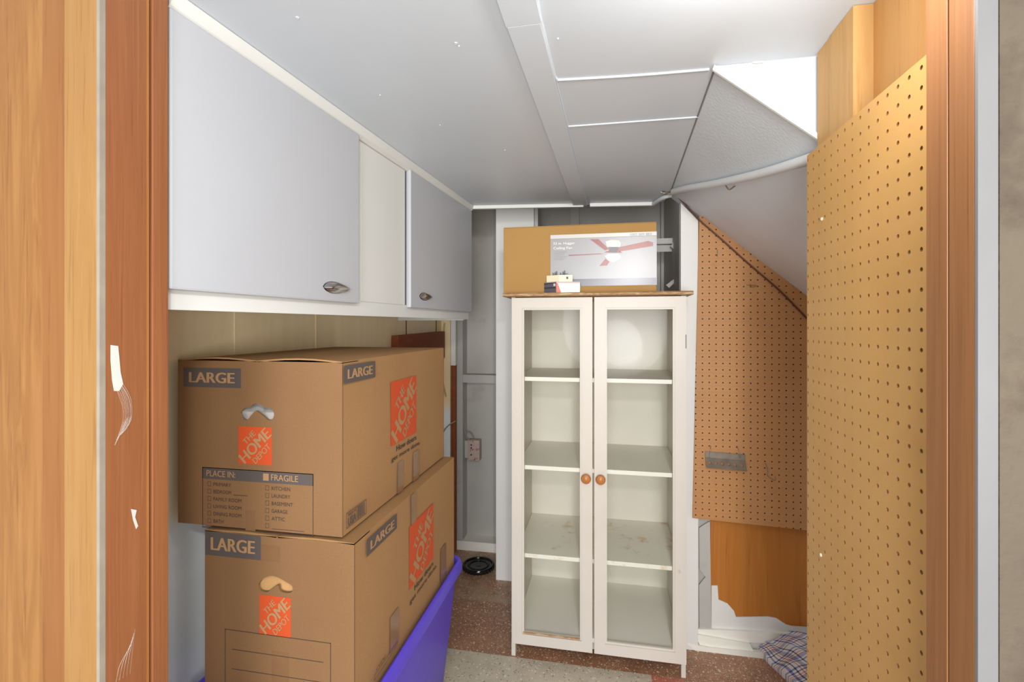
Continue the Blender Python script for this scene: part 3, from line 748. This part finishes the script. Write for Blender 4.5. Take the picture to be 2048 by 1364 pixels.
# packing tape strips
def tape_front(t, B, c0, c1):
    p = front_print(t, B, ''); a, b = fu(B, *c0), fu(B, *c1); p.rect(a[0], a[1], b[0], b[1], M['tape'], 0.5); p.build('packing_tape', t)
tape_front(mb1, B1, (491, 1063), (511, 1022)); tape_front(mb2, B2, (543, 1400), (578, 1306)); tape_front(mb2, B2, (462, 1115), (632, 1088) if False else (560, 1092))
def tape_side(t, B, u0, u1, v0, v1):
    p = side_print(B); p.rect(u0, v0, u1, v1, M['tape'], 0.5); p.build('packing_tape', t)
a, b = su(B1, 795, 970)[0], su(B1, 806, 970)[0]; tape_side(mb1, B1, a, b, 0.0, 0.085)
a, b = su(B1, 826, 940)[0], su(B1, 838, 940)[0]; tape_side(mb1, B1, a, b, 0.0, 0.085)
a, b = su(B2, 780, 1290)[0], su(B2, 797, 1290)[0]; tape_side(mb2, B2, a, b, 0.04, 0.13)
a, b = su(B2, 822, 1000)[0], su(B2, 832, 1000)[0]; tape_side(mb2, B2, a, b, 0.27, 0.388)
a, b = su(B2, 881, 1150)[0], su(B2, 892, 1150)[0]; tape_side(mb2, B2, a, b, 0.02, 0.13)

# ================================================================== BLUE BIN
bx0, bx1, by0, by1, bh = -0.945, -0.505, 0.925, 1.716, 0.468
bn = thing('storage_bin', 'blue violet plastic storage bin under the moving boxes', 'storage bin', (bx0, by0, 0))
def rrect(x0, y0, x1, y1, r, n=6):
    o = []
    for (cx_, cy_, a0) in ((x1-r, y1-r, 0), (x0+r, y1-r, PI/2), (x0+r, y0+r, PI), (x1-r, y0+r, 1.5*PI)):
        for k in range(n+1):
            t = a0+PI/2*k/n; o.append((cx_+r*math.cos(t), cy_+r*math.sin(t)))
    return o
A_, B_ = bx1-bx0, by1-by0
def loft(bm, rings, closed_bottom=True):
    vr = [[bm.verts.new((x, y, z)) for x, y in rr_] for rr_, z in rings]
    for a, b in zip(vr, vr[1:]):
        n = len(a)
        for k in range(n): bm.faces.new((a[k], a[(k+1)%n], b[(k+1)%n], b[k]))
    bm.faces.new(vr[0][::-1]); return vr
bm = bmesh.new()
vr = loft(bm, [(rrect(0.070, 0.070, A_-0.070, B_-0.060, 0.06), 0.0), (rrect(0.058, 0.058, A_-0.056, B_-0.050, 0.06), 0.02), (rrect(0.040, 0.04, A_-0.036, B_-0.034, 0.055), 0.22),
          (rrect(0.020, 0.02, A_-0.018, B_-0.018, 0.045), bh-0.03), (rrect(0.024, 0.024, A_-0.022, B_-0.022, 0.045), bh-0.028), (rrect(0.06, 0.06, A_-0.062, B_-0.06, 0.04), 0.03)])
bm.faces.new(vr[-1]); link('bin_body', bm, M['binb'], bn, True)
bm = bmesh.new()
rings = [(rrect(0.016, 0.016, A_-0.016, B_-0.016, 0.05), bh-0.040), (rrect(0.0, 0.0, A_, B_, 0.055), bh-0.036), (rrect(0.0, 0.0, A_, B_, 0.055), bh-0.018),
         (rrect(0.005, 0.005, A_-0.005, B_-0.005, 0.05), bh-0.003), (rrect(0.012, 0.012, A_-0.012, B_-0.012, 0.045), bh), (rrect(0.018, 0.018, A_-0.018, B_-0.018, 0.04), bh-0.004), (rrect(0.022, 0.022, A_-0.022, B_-0.022, 0.038), 0.4425)]
vr = loft(bm, rings); bm.faces.new(vr[-1]); link('lid', bm, M['binb'], bn, True)

# ================================================================== CEILING FAN CARTON
fy = 1.935; fa, fb = PY(1007, 457, fy), PY(1313, 457, fy); fz = TOP+0.0155
fc = thing('fan_carton', 'brown ceiling fan carton lying on top of the display cabinet', 'box', (fa.x, fy, fz))
fw = fb.x-fa.x; fh = fa.z-fz+0.001
box('carton', (0, 0, 0), (fw, 0.24, fh), M['fancard'], fc, 0.002)
for i in range(2):
    box('top_flap', (0.001, 0.001+0.12*i, fh+0.0002), (fw-0.001, 0.119+0.12*i, fh+0.0025), M['fancard'], fc)
p = Print((0, -0.0004, 0), (1, 0, 0), (0, 0, 1), (0, -1, 0))
def ff(px, py): q = PY(px, py, fy); return q.x-fa.x, q.z-fz
a, b = ff(1101, 573), ff(1312, 463)
sd_, hd_ = ff(1101, 559)[1], ff(1101, 478)[1]
p.rect(a[0], a[1], fw-0.0005, b[1], M['gloss'], 1); p.rect(a[0], hd_, fw-0.0005, b[1], M['glossw'], 2); p.rect(a[0], a[1], fw-0.0005, sd_, M['glossd'], 2)
p.rect(a[0], hd_-0.001, fw-0.0005, hd_, M['txtg'], 3)
q = ff(1260, 472); q2 = ff(1303, 465.5); p.text('1002 009 883', ((q[0], q[1]), (q2[0]-q[0], 0), (0, q2[1]-q[1])), M['txtg'], 3)
q = ff(1107, 490); q2 = ff(1150, 484); p.text('52 in. Hugger', ((q[0], q[1]-0.002), (q2[0]-q[0], 0), (0, (q2[1]-q[1])*1.3)), M['txtw'], 3, 0.01)
q = ff(1107, 499); q2 = ff(1144, 493); p.text('Ceiling Fan', ((q[0], q[1]-0.003), (q2[0]-q[0], 0), (0, (q2[1]-q[1])*1.3)), M['txtw'], 3, 0.01)
for i in range(6):
    q = ff(1109, 504+i*3.2); p.rect(q[0], q[1], q[0]+0.05-0.006*(i % 3), q[1]+0.0012, M['txtg'], 3)
def PP(lst, m, l=3): p.poly([ff(x, y) for x, y in lst], m, l)
PP([(1180, 478.5), (1197, 478.5), (1218, 498), (1210, 501)], M['bladec'])
PP([(1137, 510), (1200, 507), (1208, 508), (1138, 512)], M['bladec'])
PP([(1232, 500), (1240, 494), (1296, 482), (1306, 485), (1306, 492), (1240, 503)], M['bladec'])
PP([(1199, 532), (1211, 517), (1219, 524), (1214, 531)], M['bladec'])
PP([(1211, 483), (1222, 480), (1238, 481), (1242, 486), (1240, 494), (1214, 494)], M['glossw'], 4)
PP([(1217, 494), (1238, 494), (1234, 505), (1218, 505)], M['txtg'], 4)
PP([(1208, 505), (1214, 502), (1240, 502), (1245, 506)], M['bladec'], 3)
PP([(1210, 512), (1216, 508), (1236, 508), (1242, 512), (1238, 520), (1226, 525), (1216, 521)], M['txtw'], 5)
p.build('printed_sleeve', fc)
# side of the sleeve
box('sleeve_end', (fw-0.0003, 0.0005, a[1]), (fw+0.001, 0.2, b[1]), M['gloss'], fc)

# small boxes in front of the carton
sx = PY(1087, 583, 1.895).x; se = PY(1160, 583, 1.895).x; sz = TOP+0.0155
sb_ = thing('small_carton', 'small black and white carton with an orange corner, on the cabinet top', 'box', (sx, 1.893, sz), 0.0)
sh = 0.041; sw = se-sx
cornx = PY(1112, 583, 1.875).x-sx
# turned so that two faces show
bm = bmesh.new(); foot = [(0.0, 0.028), (cornx, -0.006), (sw, 0.004), (sw-cornx*0.9, 0.038)]
add_prism(bm, [(x, y, 0) for x, y in foot], (0, 0, sh)); link('carton', bm, M['glossw'], sb_)
def facep(A, B, m):
    A, B = Vector(A+(0,)), Vector(B+(0,)); d = (B-A); n = Vector((d.y, -d.x, 0)).normalized(); return Print(A+n*0.0003, d, (0, 0, 1), n)
p = facep(foot[0], foot[1], None); p.rect(0.0, 0.001, 1.0, sh-0.001, M['glossd'], 1); p.rect(0.02, sh*0.42, 0.95, sh*0.56, M['dark'], 2)
p.rect(0, sh-0.006, 1, sh-0.001, M['dark'], 2); p.poly([(0.78, sh*0.62), (0.95, sh*0.62), (0.95, sh*0.88), (0.78, sh*0.88)], M['glossw'], 3); p.build('dark_side_print', sb_)
p = facep(foot[1], foot[2], None); p.poly([(0.0, 0.001), (0.20, 0.001), (0.06, sh-0.004), (0.0, sh-0.004)], M['redp'], 1); p.rect(0, sh-0.004, 1.0, sh-0.001, M['bladec'], 1); p.build('orange_corner_print', sb_)
bm = bmesh.new(); add_prism(bm, [(x, y, sh+0.0004) for x, y in foot], (0, 0, 0.001)); link('carton_top', bm, M['bladec'], sb_)
tx = PY(1092, 560, 1.893).x-sx; te = PY(1145, 560, 1.893).x-sx; tc_ = PY(1118, 560, 1.893).x-sx
cz_ = sz+sh+0.0018
tr = thing('terminal_block', 'cream plastic electrical block with dark prongs on the small carton', 'electrical part', (sx, 1.893, cz_))
bm = bmesh.new(); f2 = [(tx, 0.020), (tc_, 0.000), (te, 0.006), (te-0.03, 0.030), (tx+0.02, 0.034)]
add_prism(bm, [(x, y, 0) for x, y in f2], (0, 0, 0.026)); link('block_body', bm, M['creamp'], tr)
box('socket', (tc_+0.028, 0.0015, 0.010), (tc_+0.035, 0.0060, 0.019), M['dark'], tr)
for px, hgt in ((1106, 0.010), (1110, 0.012), (1113, 0.016), (1121, 0.010), (1126, 0.014), (1129, 0.018)):
    xx = PY(px, 545, 1.905).x-sx
    box('prong', (xx-0.0017, 0.014, 0.0262), (xx+0.0017, 0.018, 0.0262+hgt), M['dark'], tr)
tube('wire_end', [(PY(1126, 545, 1.9).x-sx, 0.017, 0.031), (PY(1136, 545, 1.9).x-sx, 0.015, 0.0325)], 0.0008, M['dark'], tr, 6)

# ================================================================== PEGBOARDS
def pegboard_mesh(poly_cut, us, vs, place, r=0.0031, t=0.005, step=0.0254, bounds=None):
    """us, vs: hole centre coordinates; place(u, v, d) -> point; poly_cut: list of (point, normal) planes in u,v to trim by"""
    bm = bmesh.new(); seg = 8; hsz = step/2
    cache = {}
    def V(u, v, d):
        k = (round(u, 5), round(v, 5), d)
        if k not in cache: cache[k] = bm.verts.new(place(u, v, d))
        return cache[k]
    for u in us:
        for v in vs:
            sq = [(hsz, 0), (hsz, hsz), (0, hsz), (-hsz, hsz), (-hsz, 0), (-hsz, -hsz), (0, -hsz), (hsz, -hsz)]
            o = [V(u+a, v+b, 0) for a, b in sq]
            i0 = [bm.verts.new(place(u+r*math.cos(2*PI*k/8), v+r*math.sin(2*PI*k/8), 0)) for k in range(8)]
            i1 = [bm.verts.new(place(u+r*math.cos(2*PI*k/8), v+r*math.sin(2*PI*k/8), t)) for k in range(8)]
            for k in range(8):
                q = (k+1) % 8
                f = bm.faces.new((o[k], o[q], i0[q], i0[k])); f.material_index = 0
                f = bm.faces.new((i0[k], i0[q], i1[q], i1[k])); f.material_index = 2
            f = bm.faces.new(i1); f.material_index = 1
    for (pu, pv), (nu, nv) in poly_cut:
        co_ = place(pu, pv, 0); no_ = place(pu+nu, pv+nv, 0)-co_
        bmesh.ops.bisect_plane(bm, geom=bm.verts[:]+bm.edges[:]+bm.faces[:], plane_co=co_, plane_no=no_, clear_outer=True)
    return bm
M['pegedge'] = plain('pegboard_hole_edge', (150, 104, 60), 0.7)
# near one, on the right partition: u = Y, v = h
pn = thing('pegboard', 'tall tan pegboard on the near right partition, nearest the door jamb', 'pegboard', (0.388, 0.66, 0))
O = Vector((0.388, 0.66, 0)); uR = PX(1626.3, 656.6, 0.388)
us = [uR.y-0.0254*k for k in range(-1, 17)]; vs_ = [uR.z+0.0254*k for k in range(-48, 15)]
ytop = PX(1624, 303, 0.388).z
bm = pegboard_mesh([((1.063, 0), (1, 0)), ((0.661, 0), (-1, 0)), ((0, ytop), (0, 1)), ((0, 0.0752), (0, -1))], us, vs_, lambda u, v, d: Vector((0.388+d, u, v))-O)
link('perforated_sheet', bm, [M['pegN'], M['pegdark'], M['pegedge']], pn)
box('sheet_backing', (0.0052, 0.002, 0.0), (0.0118, 0.402, ytop-0.003), M['pegN'], pn)
box('sheet_base', (0.0, 0.001, 0.0), (0.0050, 0.403, 0.0750), M['pegN'], pn)
for (px, py) in ((1644, 438), (1642, 1110)):
    q = PX(px, py, 0.388); bm = bmesh.new(); add_lathe(bm, [(0.0032, 0), (0.003, -0.0015), (0.001, -0.002)], (0, q.y-0.66, q.z), 'X', 10); link('screw_head', bm, M['creamp'], pn, True)
# far one, on the back wall: u = X, v = h
yb = 2.048
pb = thing('pegboard', 'brown pegboard with a sloping top edge on the back wall', 'pegboard', (0.33, yb, 0.5)); O2 = Vector((0.33, yb, 0.5))
h0 = PY(1391.4, 1029.9, yb)
sx_ = (PY(1616, 1029.9, yb).x-h0.x)/16
us = [h0.x+sx_*k for k in range(-1, 36)]; vs_ = [h0.z+0.0251*k for k in range(-1, 52)]
cl = PY(1385, 1036, yb); ct = PY(1398.5, 432, yb); cr_ = PY(1625, 1062, yb); sl = PY(1617, 594, yb)
dS = Vector((sl.x-ct.x, sl.z-ct.z)); 
tlo = PY(1410, 431, yb)
dS = Vector((sl.x-tlo.x, sl.z-tlo.z))
dL = Vector((ct.x-cl.x, ct.z-cl.z)); dB = Vector((cr_.x-cl.x, cr_.z-cl.z))
bm = pegboard_mesh([((cl.x, cl.z), (-dL.y, dL.x)), ((cl.x, cl.z), (dB.y, -dB.x)), ((tlo.x, tlo.z), (-dS.y, dS.x)), ((0, ct.z+0.003), (0, 1)), ((1.2, 0), (1, 0))], us, vs_, lambda u, v, d: Vector((u, yb+d, v))-O2, r=0.0029, step=sx_)
link('perforated_sheet', bm, [M['pegB'], M['pegdark'], M['pegedge']], pb)
def on_line(P0, D, x): return P0.z+D.y/D.x*(x-P0.x) if hasattr(P0, 'z') else 0
sl_z = lambda x: tlo.z+dS.y/dS.x*(x-tlo.x)
bt_z = lambda x: cl.z+dB.y/dB.x*(x-cl.x)
bk = [(cl.x+0.002, yb+0.0052, cl.z+0.002), (1.19, yb+0.0052, bt_z(1.19)+0.002), (1.19, yb+0.0052, sl_z(1.19)-0.002), (tlo.x, yb+0.0052, tlo.z-0.003), (ct.x+0.003, yb+0.0052, ct.z-0.003)]
prism('sheet_backing', loc(bk, O2), (0, 0.0030, 0), M['pegB'], pb)
# notched steel holder
hb = thing('tool_holder', 'steel angle tool holder with six holes hooked on the brown pegboard', 'tool holder', PY(1410, 918, yb)+Vector((0, -0.002, 0)))
oo = PY(1410, 918, yb)+Vector((0, -0.002, 0))
hw_ = PY(1490, 925, yb).x-oo.x
bm = bmesh.new(); tt = 0.0022
def slab(y0, z0, y1, z1): add_prism(bm, [(0, y0, z0), (hw_, y0, z0-0.006), (hw_, y1, z1-0.006), (0, y1, z1)], (0, -tt*0.0-0.0015, tt))
slab(0.0, 0.030, 0.0, 0.008); 
add_prism(bm, [(0, 0, 0.030), (0, 0, 0.010), (0, -0.004, 0.008), (0, -0.004, 0.030)], (hw_, 0, -0.006))
link('back_flange', bm, M['steel'], hb)
# sloping shelf flange with real holes
P0 = Vector((0, -0.004, 0.008)); P1 = Vector((hw_, -0.004, 0.002)); V1 = Vector((0.0, -0.024, -0.034))
bm = bmesh.new(); nh = 6
outer = [(0, 0), (1, 0), (1, 1), (0, 1)]
def mp(u, v): return P0.lerp(P1, u)+V1*v
edges = []
def lp(pts):
    vs = [bm.verts.new(mp(u, v)) for u, v in pts]; return [bm.edges.new((vs[i], vs[(i+1)%len(vs)])) for i in range(len(vs))]
edges += lp(outer)
for i in range(nh):
    cu_ = 0.10+i*0.158; edges += lp([(cu_+0.036*math.cos(2*PI*k/12), 0.5+0.15*math.sin(2*PI*k/12)) for k in range(12)])
bmesh.ops.triangle_fill(bm, edges=edges, use_beauty=True)
r = bmesh.ops.extrude_face_region(bm, geom=bm.faces[:])
for v in [q for q in r['geom'] if isinstance(q, bmesh.types.BMVert)]: v.co += Vector((0, -0.0012, 0.0008))
link('holed_flange', bm, M['steel'], hb)
for px in (1418, 1479):
    a = PY(px, 915, yb)-oo; b = PY(px+(3 if px < 1440 else -5), 893, yb)-oo
    tube('hook', [a+Vector((0, -0.008, 0)), a+Vector((0, -0.009, 0.012)), b+Vector((0, -0.004, 0)), b+Vector((0, 0.004, 0.001))], 0.0013, M['steel'], hb, 6)
def hook(label, pts, r=0.0013):
    o = Vector(pts[0]); t = tube('peg_hook', loc(pts, o), r, M['steel'], None, 6); t.location = o; return tag(t, label, 'hook')
v = Vector((0, -0.006, 0)); v2 = Vector((0, -0.03, 0))
hook('bent wire peg hook on the brown pegboard, right of the tool holder', [PY(1531, 927, yb)+Vector((0, 0.003, 0)), PY(1531, 928, yb)+v, PY(1535, 940, yb)+v, PY(1534, 950, yb)+v*1.5, PY(1545, 956, yb)+v2, PY(1546, 948, yb)+v2], 0.0014)
hook('small cross-shaped wire hook high on the brown pegboard', [PY(1492, 570, yb)+v, PY(1500, 571, yb)+v, PY(1512, 571, yb)+v, PY(1502, 575, yb)+v, PY(1500, 566, yb)+Vector((0, 0.002, 0))], 0.0011)
hook('short wire hook at the upper left of the brown pegboard', [PY(1434, 500, yb)+Vector((0, 0.003, 0)), PY(1434, 501, yb)+v, PY(1434, 509, yb)+v, PY(1434, 514, yb)+Vector((0, 0.002, 0))], 0.0013)

# ================================================================== PIPE, CABLES, ELECTRICS
def on_slope(px, py, off=0.0):
    r = (px-CX)/F; s = (HY-py)/F; kx = r*cs-sn; ky = cs+r*sn    # X = kx z', Y = ky z' with z' camera depth scaled
    # camera: x=r z ; X = x cs - z sn ; Y = x sn + z cs
    ax = (r*cs-sn); ay = (r*sn+cs)
    # EYE + s z = CH - .84*(ax z - .218 - .031*(ay z - 1.07)) - off
    z = (CH-off+0.84*0.218-0.84*0.031*1.07-EYE)/(s+0.84*ax-0.84*0.031*ay)
    return Vector((ax*z, ay*z, EYE+s*z))
pp = [on_slope(x, y, 0.016) for x, y in ((1347, 383), (1376, 376), (1420, 369), (1455, 362), (1513, 349), (1560, 336), (1612, 320), (1640, 311))]
pipe_o = pp[0].copy()
pe = thing('conduit_pipe', 'white painted pipe running across the sloped ceiling', 'pipe', pipe_o)
tube('pipe_run', loc(pp, pipe_o), 0.0115, M['pipe'], pe, 14)
q = on_slope(1461, 366, 0.0)-pipe_o
bm = bmesh.new(); add_tube(bm, [q+Vector((-0.012, 0.006, 0.012)), q+Vector((-0.013, 0.0, -0.006)), q+Vector((-0.004, -0.004, -0.020)), q+Vector((0.012, -0.002, -0.010))], 0.003, 8, 0, True, 0.6)
link('pipe_strap', bm, M['steel'], pe, True)
el = [Vector((0.249, 2.05, CH-0.010)), on_ceil(1325, 396, 0.010), on_ceil(1308, 407, 0.010)]
tube('pipe_elbow', loc(el, pipe_o), 0.009, M['pipe'], pe, 10)
q = Vector((0.236, 2.02, CH))-pipe_o; bm = bmesh.new()
for k in range(3): add_tube(bm, [q+Vector((-0.028+0.006*k, -0.005*k, -0.002)), q+Vector((-0.010, 0.004*k, -0.008)), q+Vector((0.014, 0.006, -0.004-0.003*k))], 0.003, 6, 0)
link('torn_flashing', bm, M['steel'], pe, True)
def cable(name, label, pts, r, m):
    o = Vector(pts[0]); t = tube(name, loc(pts, o), r, m, None, 8); t.location = o; return tag(t, label, 'cable')
yc = yb-0.006
cable('cable', 'dark brown cable running diagonally down the brown pegboard', [PY(1352, 390, yc), PY(1372, 410, yc), PY(1399, 440, yc), PY(1440, 476, yc), PY(1500, 530, yc), PY(1560, 582, yc), PY(1617, 640, yc), PY(1640, 662, yc)], 0.0032, M['cable'])
cable('cable', 'white cable beside the dark one at the top of the corner post', [PY(1356, 388, yc+0.004), PY(1376, 403, yc+0.004), PY(1398, 421, yc+0.004), PY(1410, 430, yc)], 0.0028, M['white'])
yw = 2.62
cable('cable', 'cream cable hanging down the panelled wall behind the boxes', [PY(889, 646, yw), PY(885, 680, yw), PY(883, 710, yw), PY(883, 745, yw), PY(886, 765, yw), PY(892, 793, yw)], 0.0045, M['cablec'])
cable('cable', 'dark cable arching out from the brown corner strip', [PY(911, 842, yw), PY(898, 850, yw), PY(889, 860, yw), PY(885, 872, yw)], 0.0035, M['cableg'])
jx = PY(938, 878, 2.79); je = PY(961, 920, 2.79)
jo = thing('junction_box', 'rusty painted junction box on the alcove post', 'electrical box', (jx.x, 2.765, je.z))
bm = bmesh.new(); jw, jh = je.x-jx.x, jx.z-je.z
add_box(bm, (0, 0, 0), (jw, 0.054, jh), 0.004); link('box_body', bm, M['rust'], jo)
box('mounting_tab', (-0.022, 0.01, 0.012), (-0.001, 0.014, jh-0.006), M['grey'], jo)
for z in (0.035, 0.075, 0.092):
    bm = bmesh.new(); add_lathe(bm, [(0.005, 0.0), (0.005, -0.0015), (0.002, -0.002)], (jw*0.3, 0, z), 'Y', 12); link('knockout', bm, M['dark'], jo)
def jl(px, py, d=0.0): return PY(px, py, 2.765+d)-Vector((jx.x, 2.765, je.z))
tube('feed_wire', [jl(929, 832, 0.02), jl(930, 850, 0.01), jl(934, 862), jl(942, 866), jl(947, 876), jl(945, 884)], 0.0032, M['cableg'], jo, 8)
tube('feed_wire', [jl(929, 855, 0.01), jl(931, 868), jl(934, 876), jl(942, 882)], 0.0032, M['cableg'], jo, 8)
# brown ledger board on the left wall behind the upper box
y0_, y1_ = 2.06, 2.60
lbz = PX(768, 672, WL(2.06)+0.03).z
bo = bmesh.new(); add_prism(bo, [(WL(y0_, 0.0015), y0_, 1.12), (WL(y1_, 0.0015), y1_, 1.12), (WL(y1_, 0.0015), y1_, 1.265), (WL(y0_, 0.0015), y0_, 1.252)], (0.034, 0, 0))
org = Vector((WL(y0_), y0_, 1.12))
for v_ in bo.verts: v_.co -= org
lb = link('ledger_board', bo, M['brown']); lb.location = org; tag(lb, 'reddish brown board fixed to the left wall behind the upper box', 'board')
# shelf bracket scraps inside the alcove, right
yy = 2.50
sc_ = thing('shelf_bracket', 'grey painted wooden shelf cleat and braces inside the alcove', 'shelf bracket', (0.30, 2.40, 1.40))
SO = Vector((0.30, 2.40, 1.40))
a = PY(1312, 483, 2.40); b = PY(1358, 476, 2.40)
box('cleat', Vector((a.x, 2.40, a.z-0.012))-SO, Vector((0.3015, 2.43, a.z+0.006+0.008))-SO, M['grey'], sc_)
box('cleat', Vector((a.x-0.05, 2.43, a.z-0.045))-SO, Vector((0.3015, 2.44, a.z-0.014))-SO, M['dgrey'], sc_)
pts = [PY(x, y, 2.38)-SO for x, y in ((1347, 484), (1356, 484), (1350, 500), (1341, 493))]; prism('brace', pts, (0, 0.02, 0), M['grey'], sc_)
pts = [PY(x, y, 2.36)-SO for x, y in ((1332, 570), (1359, 550), (1359, 556), (1338, 576))]; prism('brace', pts, (0, 0.02, 0), M['grey'], sc_)

# ================================================================== FLOOR THINGS
q = PH(957, 1137, 0.0)
bm = bmesh.new()
add_lathe(bm, [(0.060, 0.0), (0.078, 0.003), (0.084, 0.012), (0.084, 0.022), (0.080, 0.027), (0.074, 0.027), (0.070, 0.020), (0.058, 0.019), (0.054, 0.022), (0.048, 0.022), (0.044, 0.017), (0.012, 0.016), (0.010, 0.018), (0.001, 0.018)], (0, 0, 0), 'Z', 48)
for k in range(28):
    a = 2*PI*k/28; add_box(bm, (0.0835*math.cos(a)-0.002, 0.0835*math.sin(a)-0.002, 0.004), (0.0835*math.cos(a)+0.002, 0.0835*math.sin(a)+0.002, 0.022), 0.0008)
ld_ = link('round_lid', bm, M['black'], None, True); ld_.location = q; tag(ld_, 'glossy black round plastic lid on the floor by the alcove', 'lid')
# folded plaid cloth
cm = bmesh.new(); uvl = cm.loops.layers.uv.new('UVMap')
c0, c1, c2, c3 = PH(1513, 1292, 0.0), PH(1578, 1252, 0.0), PH(1760, 1270, 0.0), PH(1700, 1430, 0.0)
c0 = PH(1514, 1296, 0.02); c1 = PY(1578, 1262, 2.045); c3 = PH(1604, 1380, 0.02)
c3 = c3+(c3-c0)*0.5; c3.z = 0.02; c2 = c1+Vector((0.42, -0.10, 0.03))
n = 40
def cp(u, v, lay):
    a = c0.lerp(c3, u); b = c1.lerp(c2, u); P_ = a.lerp(b, v)
    h = P_.z+0.010*noise.noise(Vector((u*6, v*5, lay)))+0.004*math.sin(u*17+v*9)+0.010*math.sin(PI*min(1, u))*v
    return Vector((P_.x, P_.y, max(0.002, h)))
org = Vector((c0.x, c0.y, 0))
g = [[cm.verts.new(cp(i/n, j/n, 0)-org) for j in range(n+1)] for i in range(n+1)]
for i in range(n):
    for j in range(n):
        f = cm.faces.new((g[i][j], g[i+1][j], g[i+1][j+1], g[i][j+1]))
        for lp_, (a, b) in zip(f.loops, ((i, j), (i+1, j), (i+1, j+1), (i, j+1))): lp_[uvl].uv = (a/n*2.2, b/n*1.0)
g2 = [[cm.verts.new(Vector((cp(i/n, j/n, 0).x, cp(i/n, j/n, 0).y, 0.0005))-org) for j in (0, n)] for i in range(n+1)]
me = bpy.data.meshes.new('plaid_cloth')
# skirt down to the floor on the two visible sides
for i in range(n):
    f = cm.faces.new((g[i][0], g2[i][0], g2[i+1][0], g[i+1][0]))
    for lp_, a in zip(f.loops, (i, i, i+1, i+1)): lp_[uvl].uv = (a/n*2.2, 0)
cm.to_mesh(me); cm.free(); me.materials.append(M['plaid'])
for p_ in me.polygons: p_.use_smooth = True
cl_ = bpy.data.objects.new('plaid_cloth', me); COL.objects.link(cl_); cl_.location = org
tag(cl_, 'folded blue and white plaid cloth on the floor by the right wall', 'cloth')
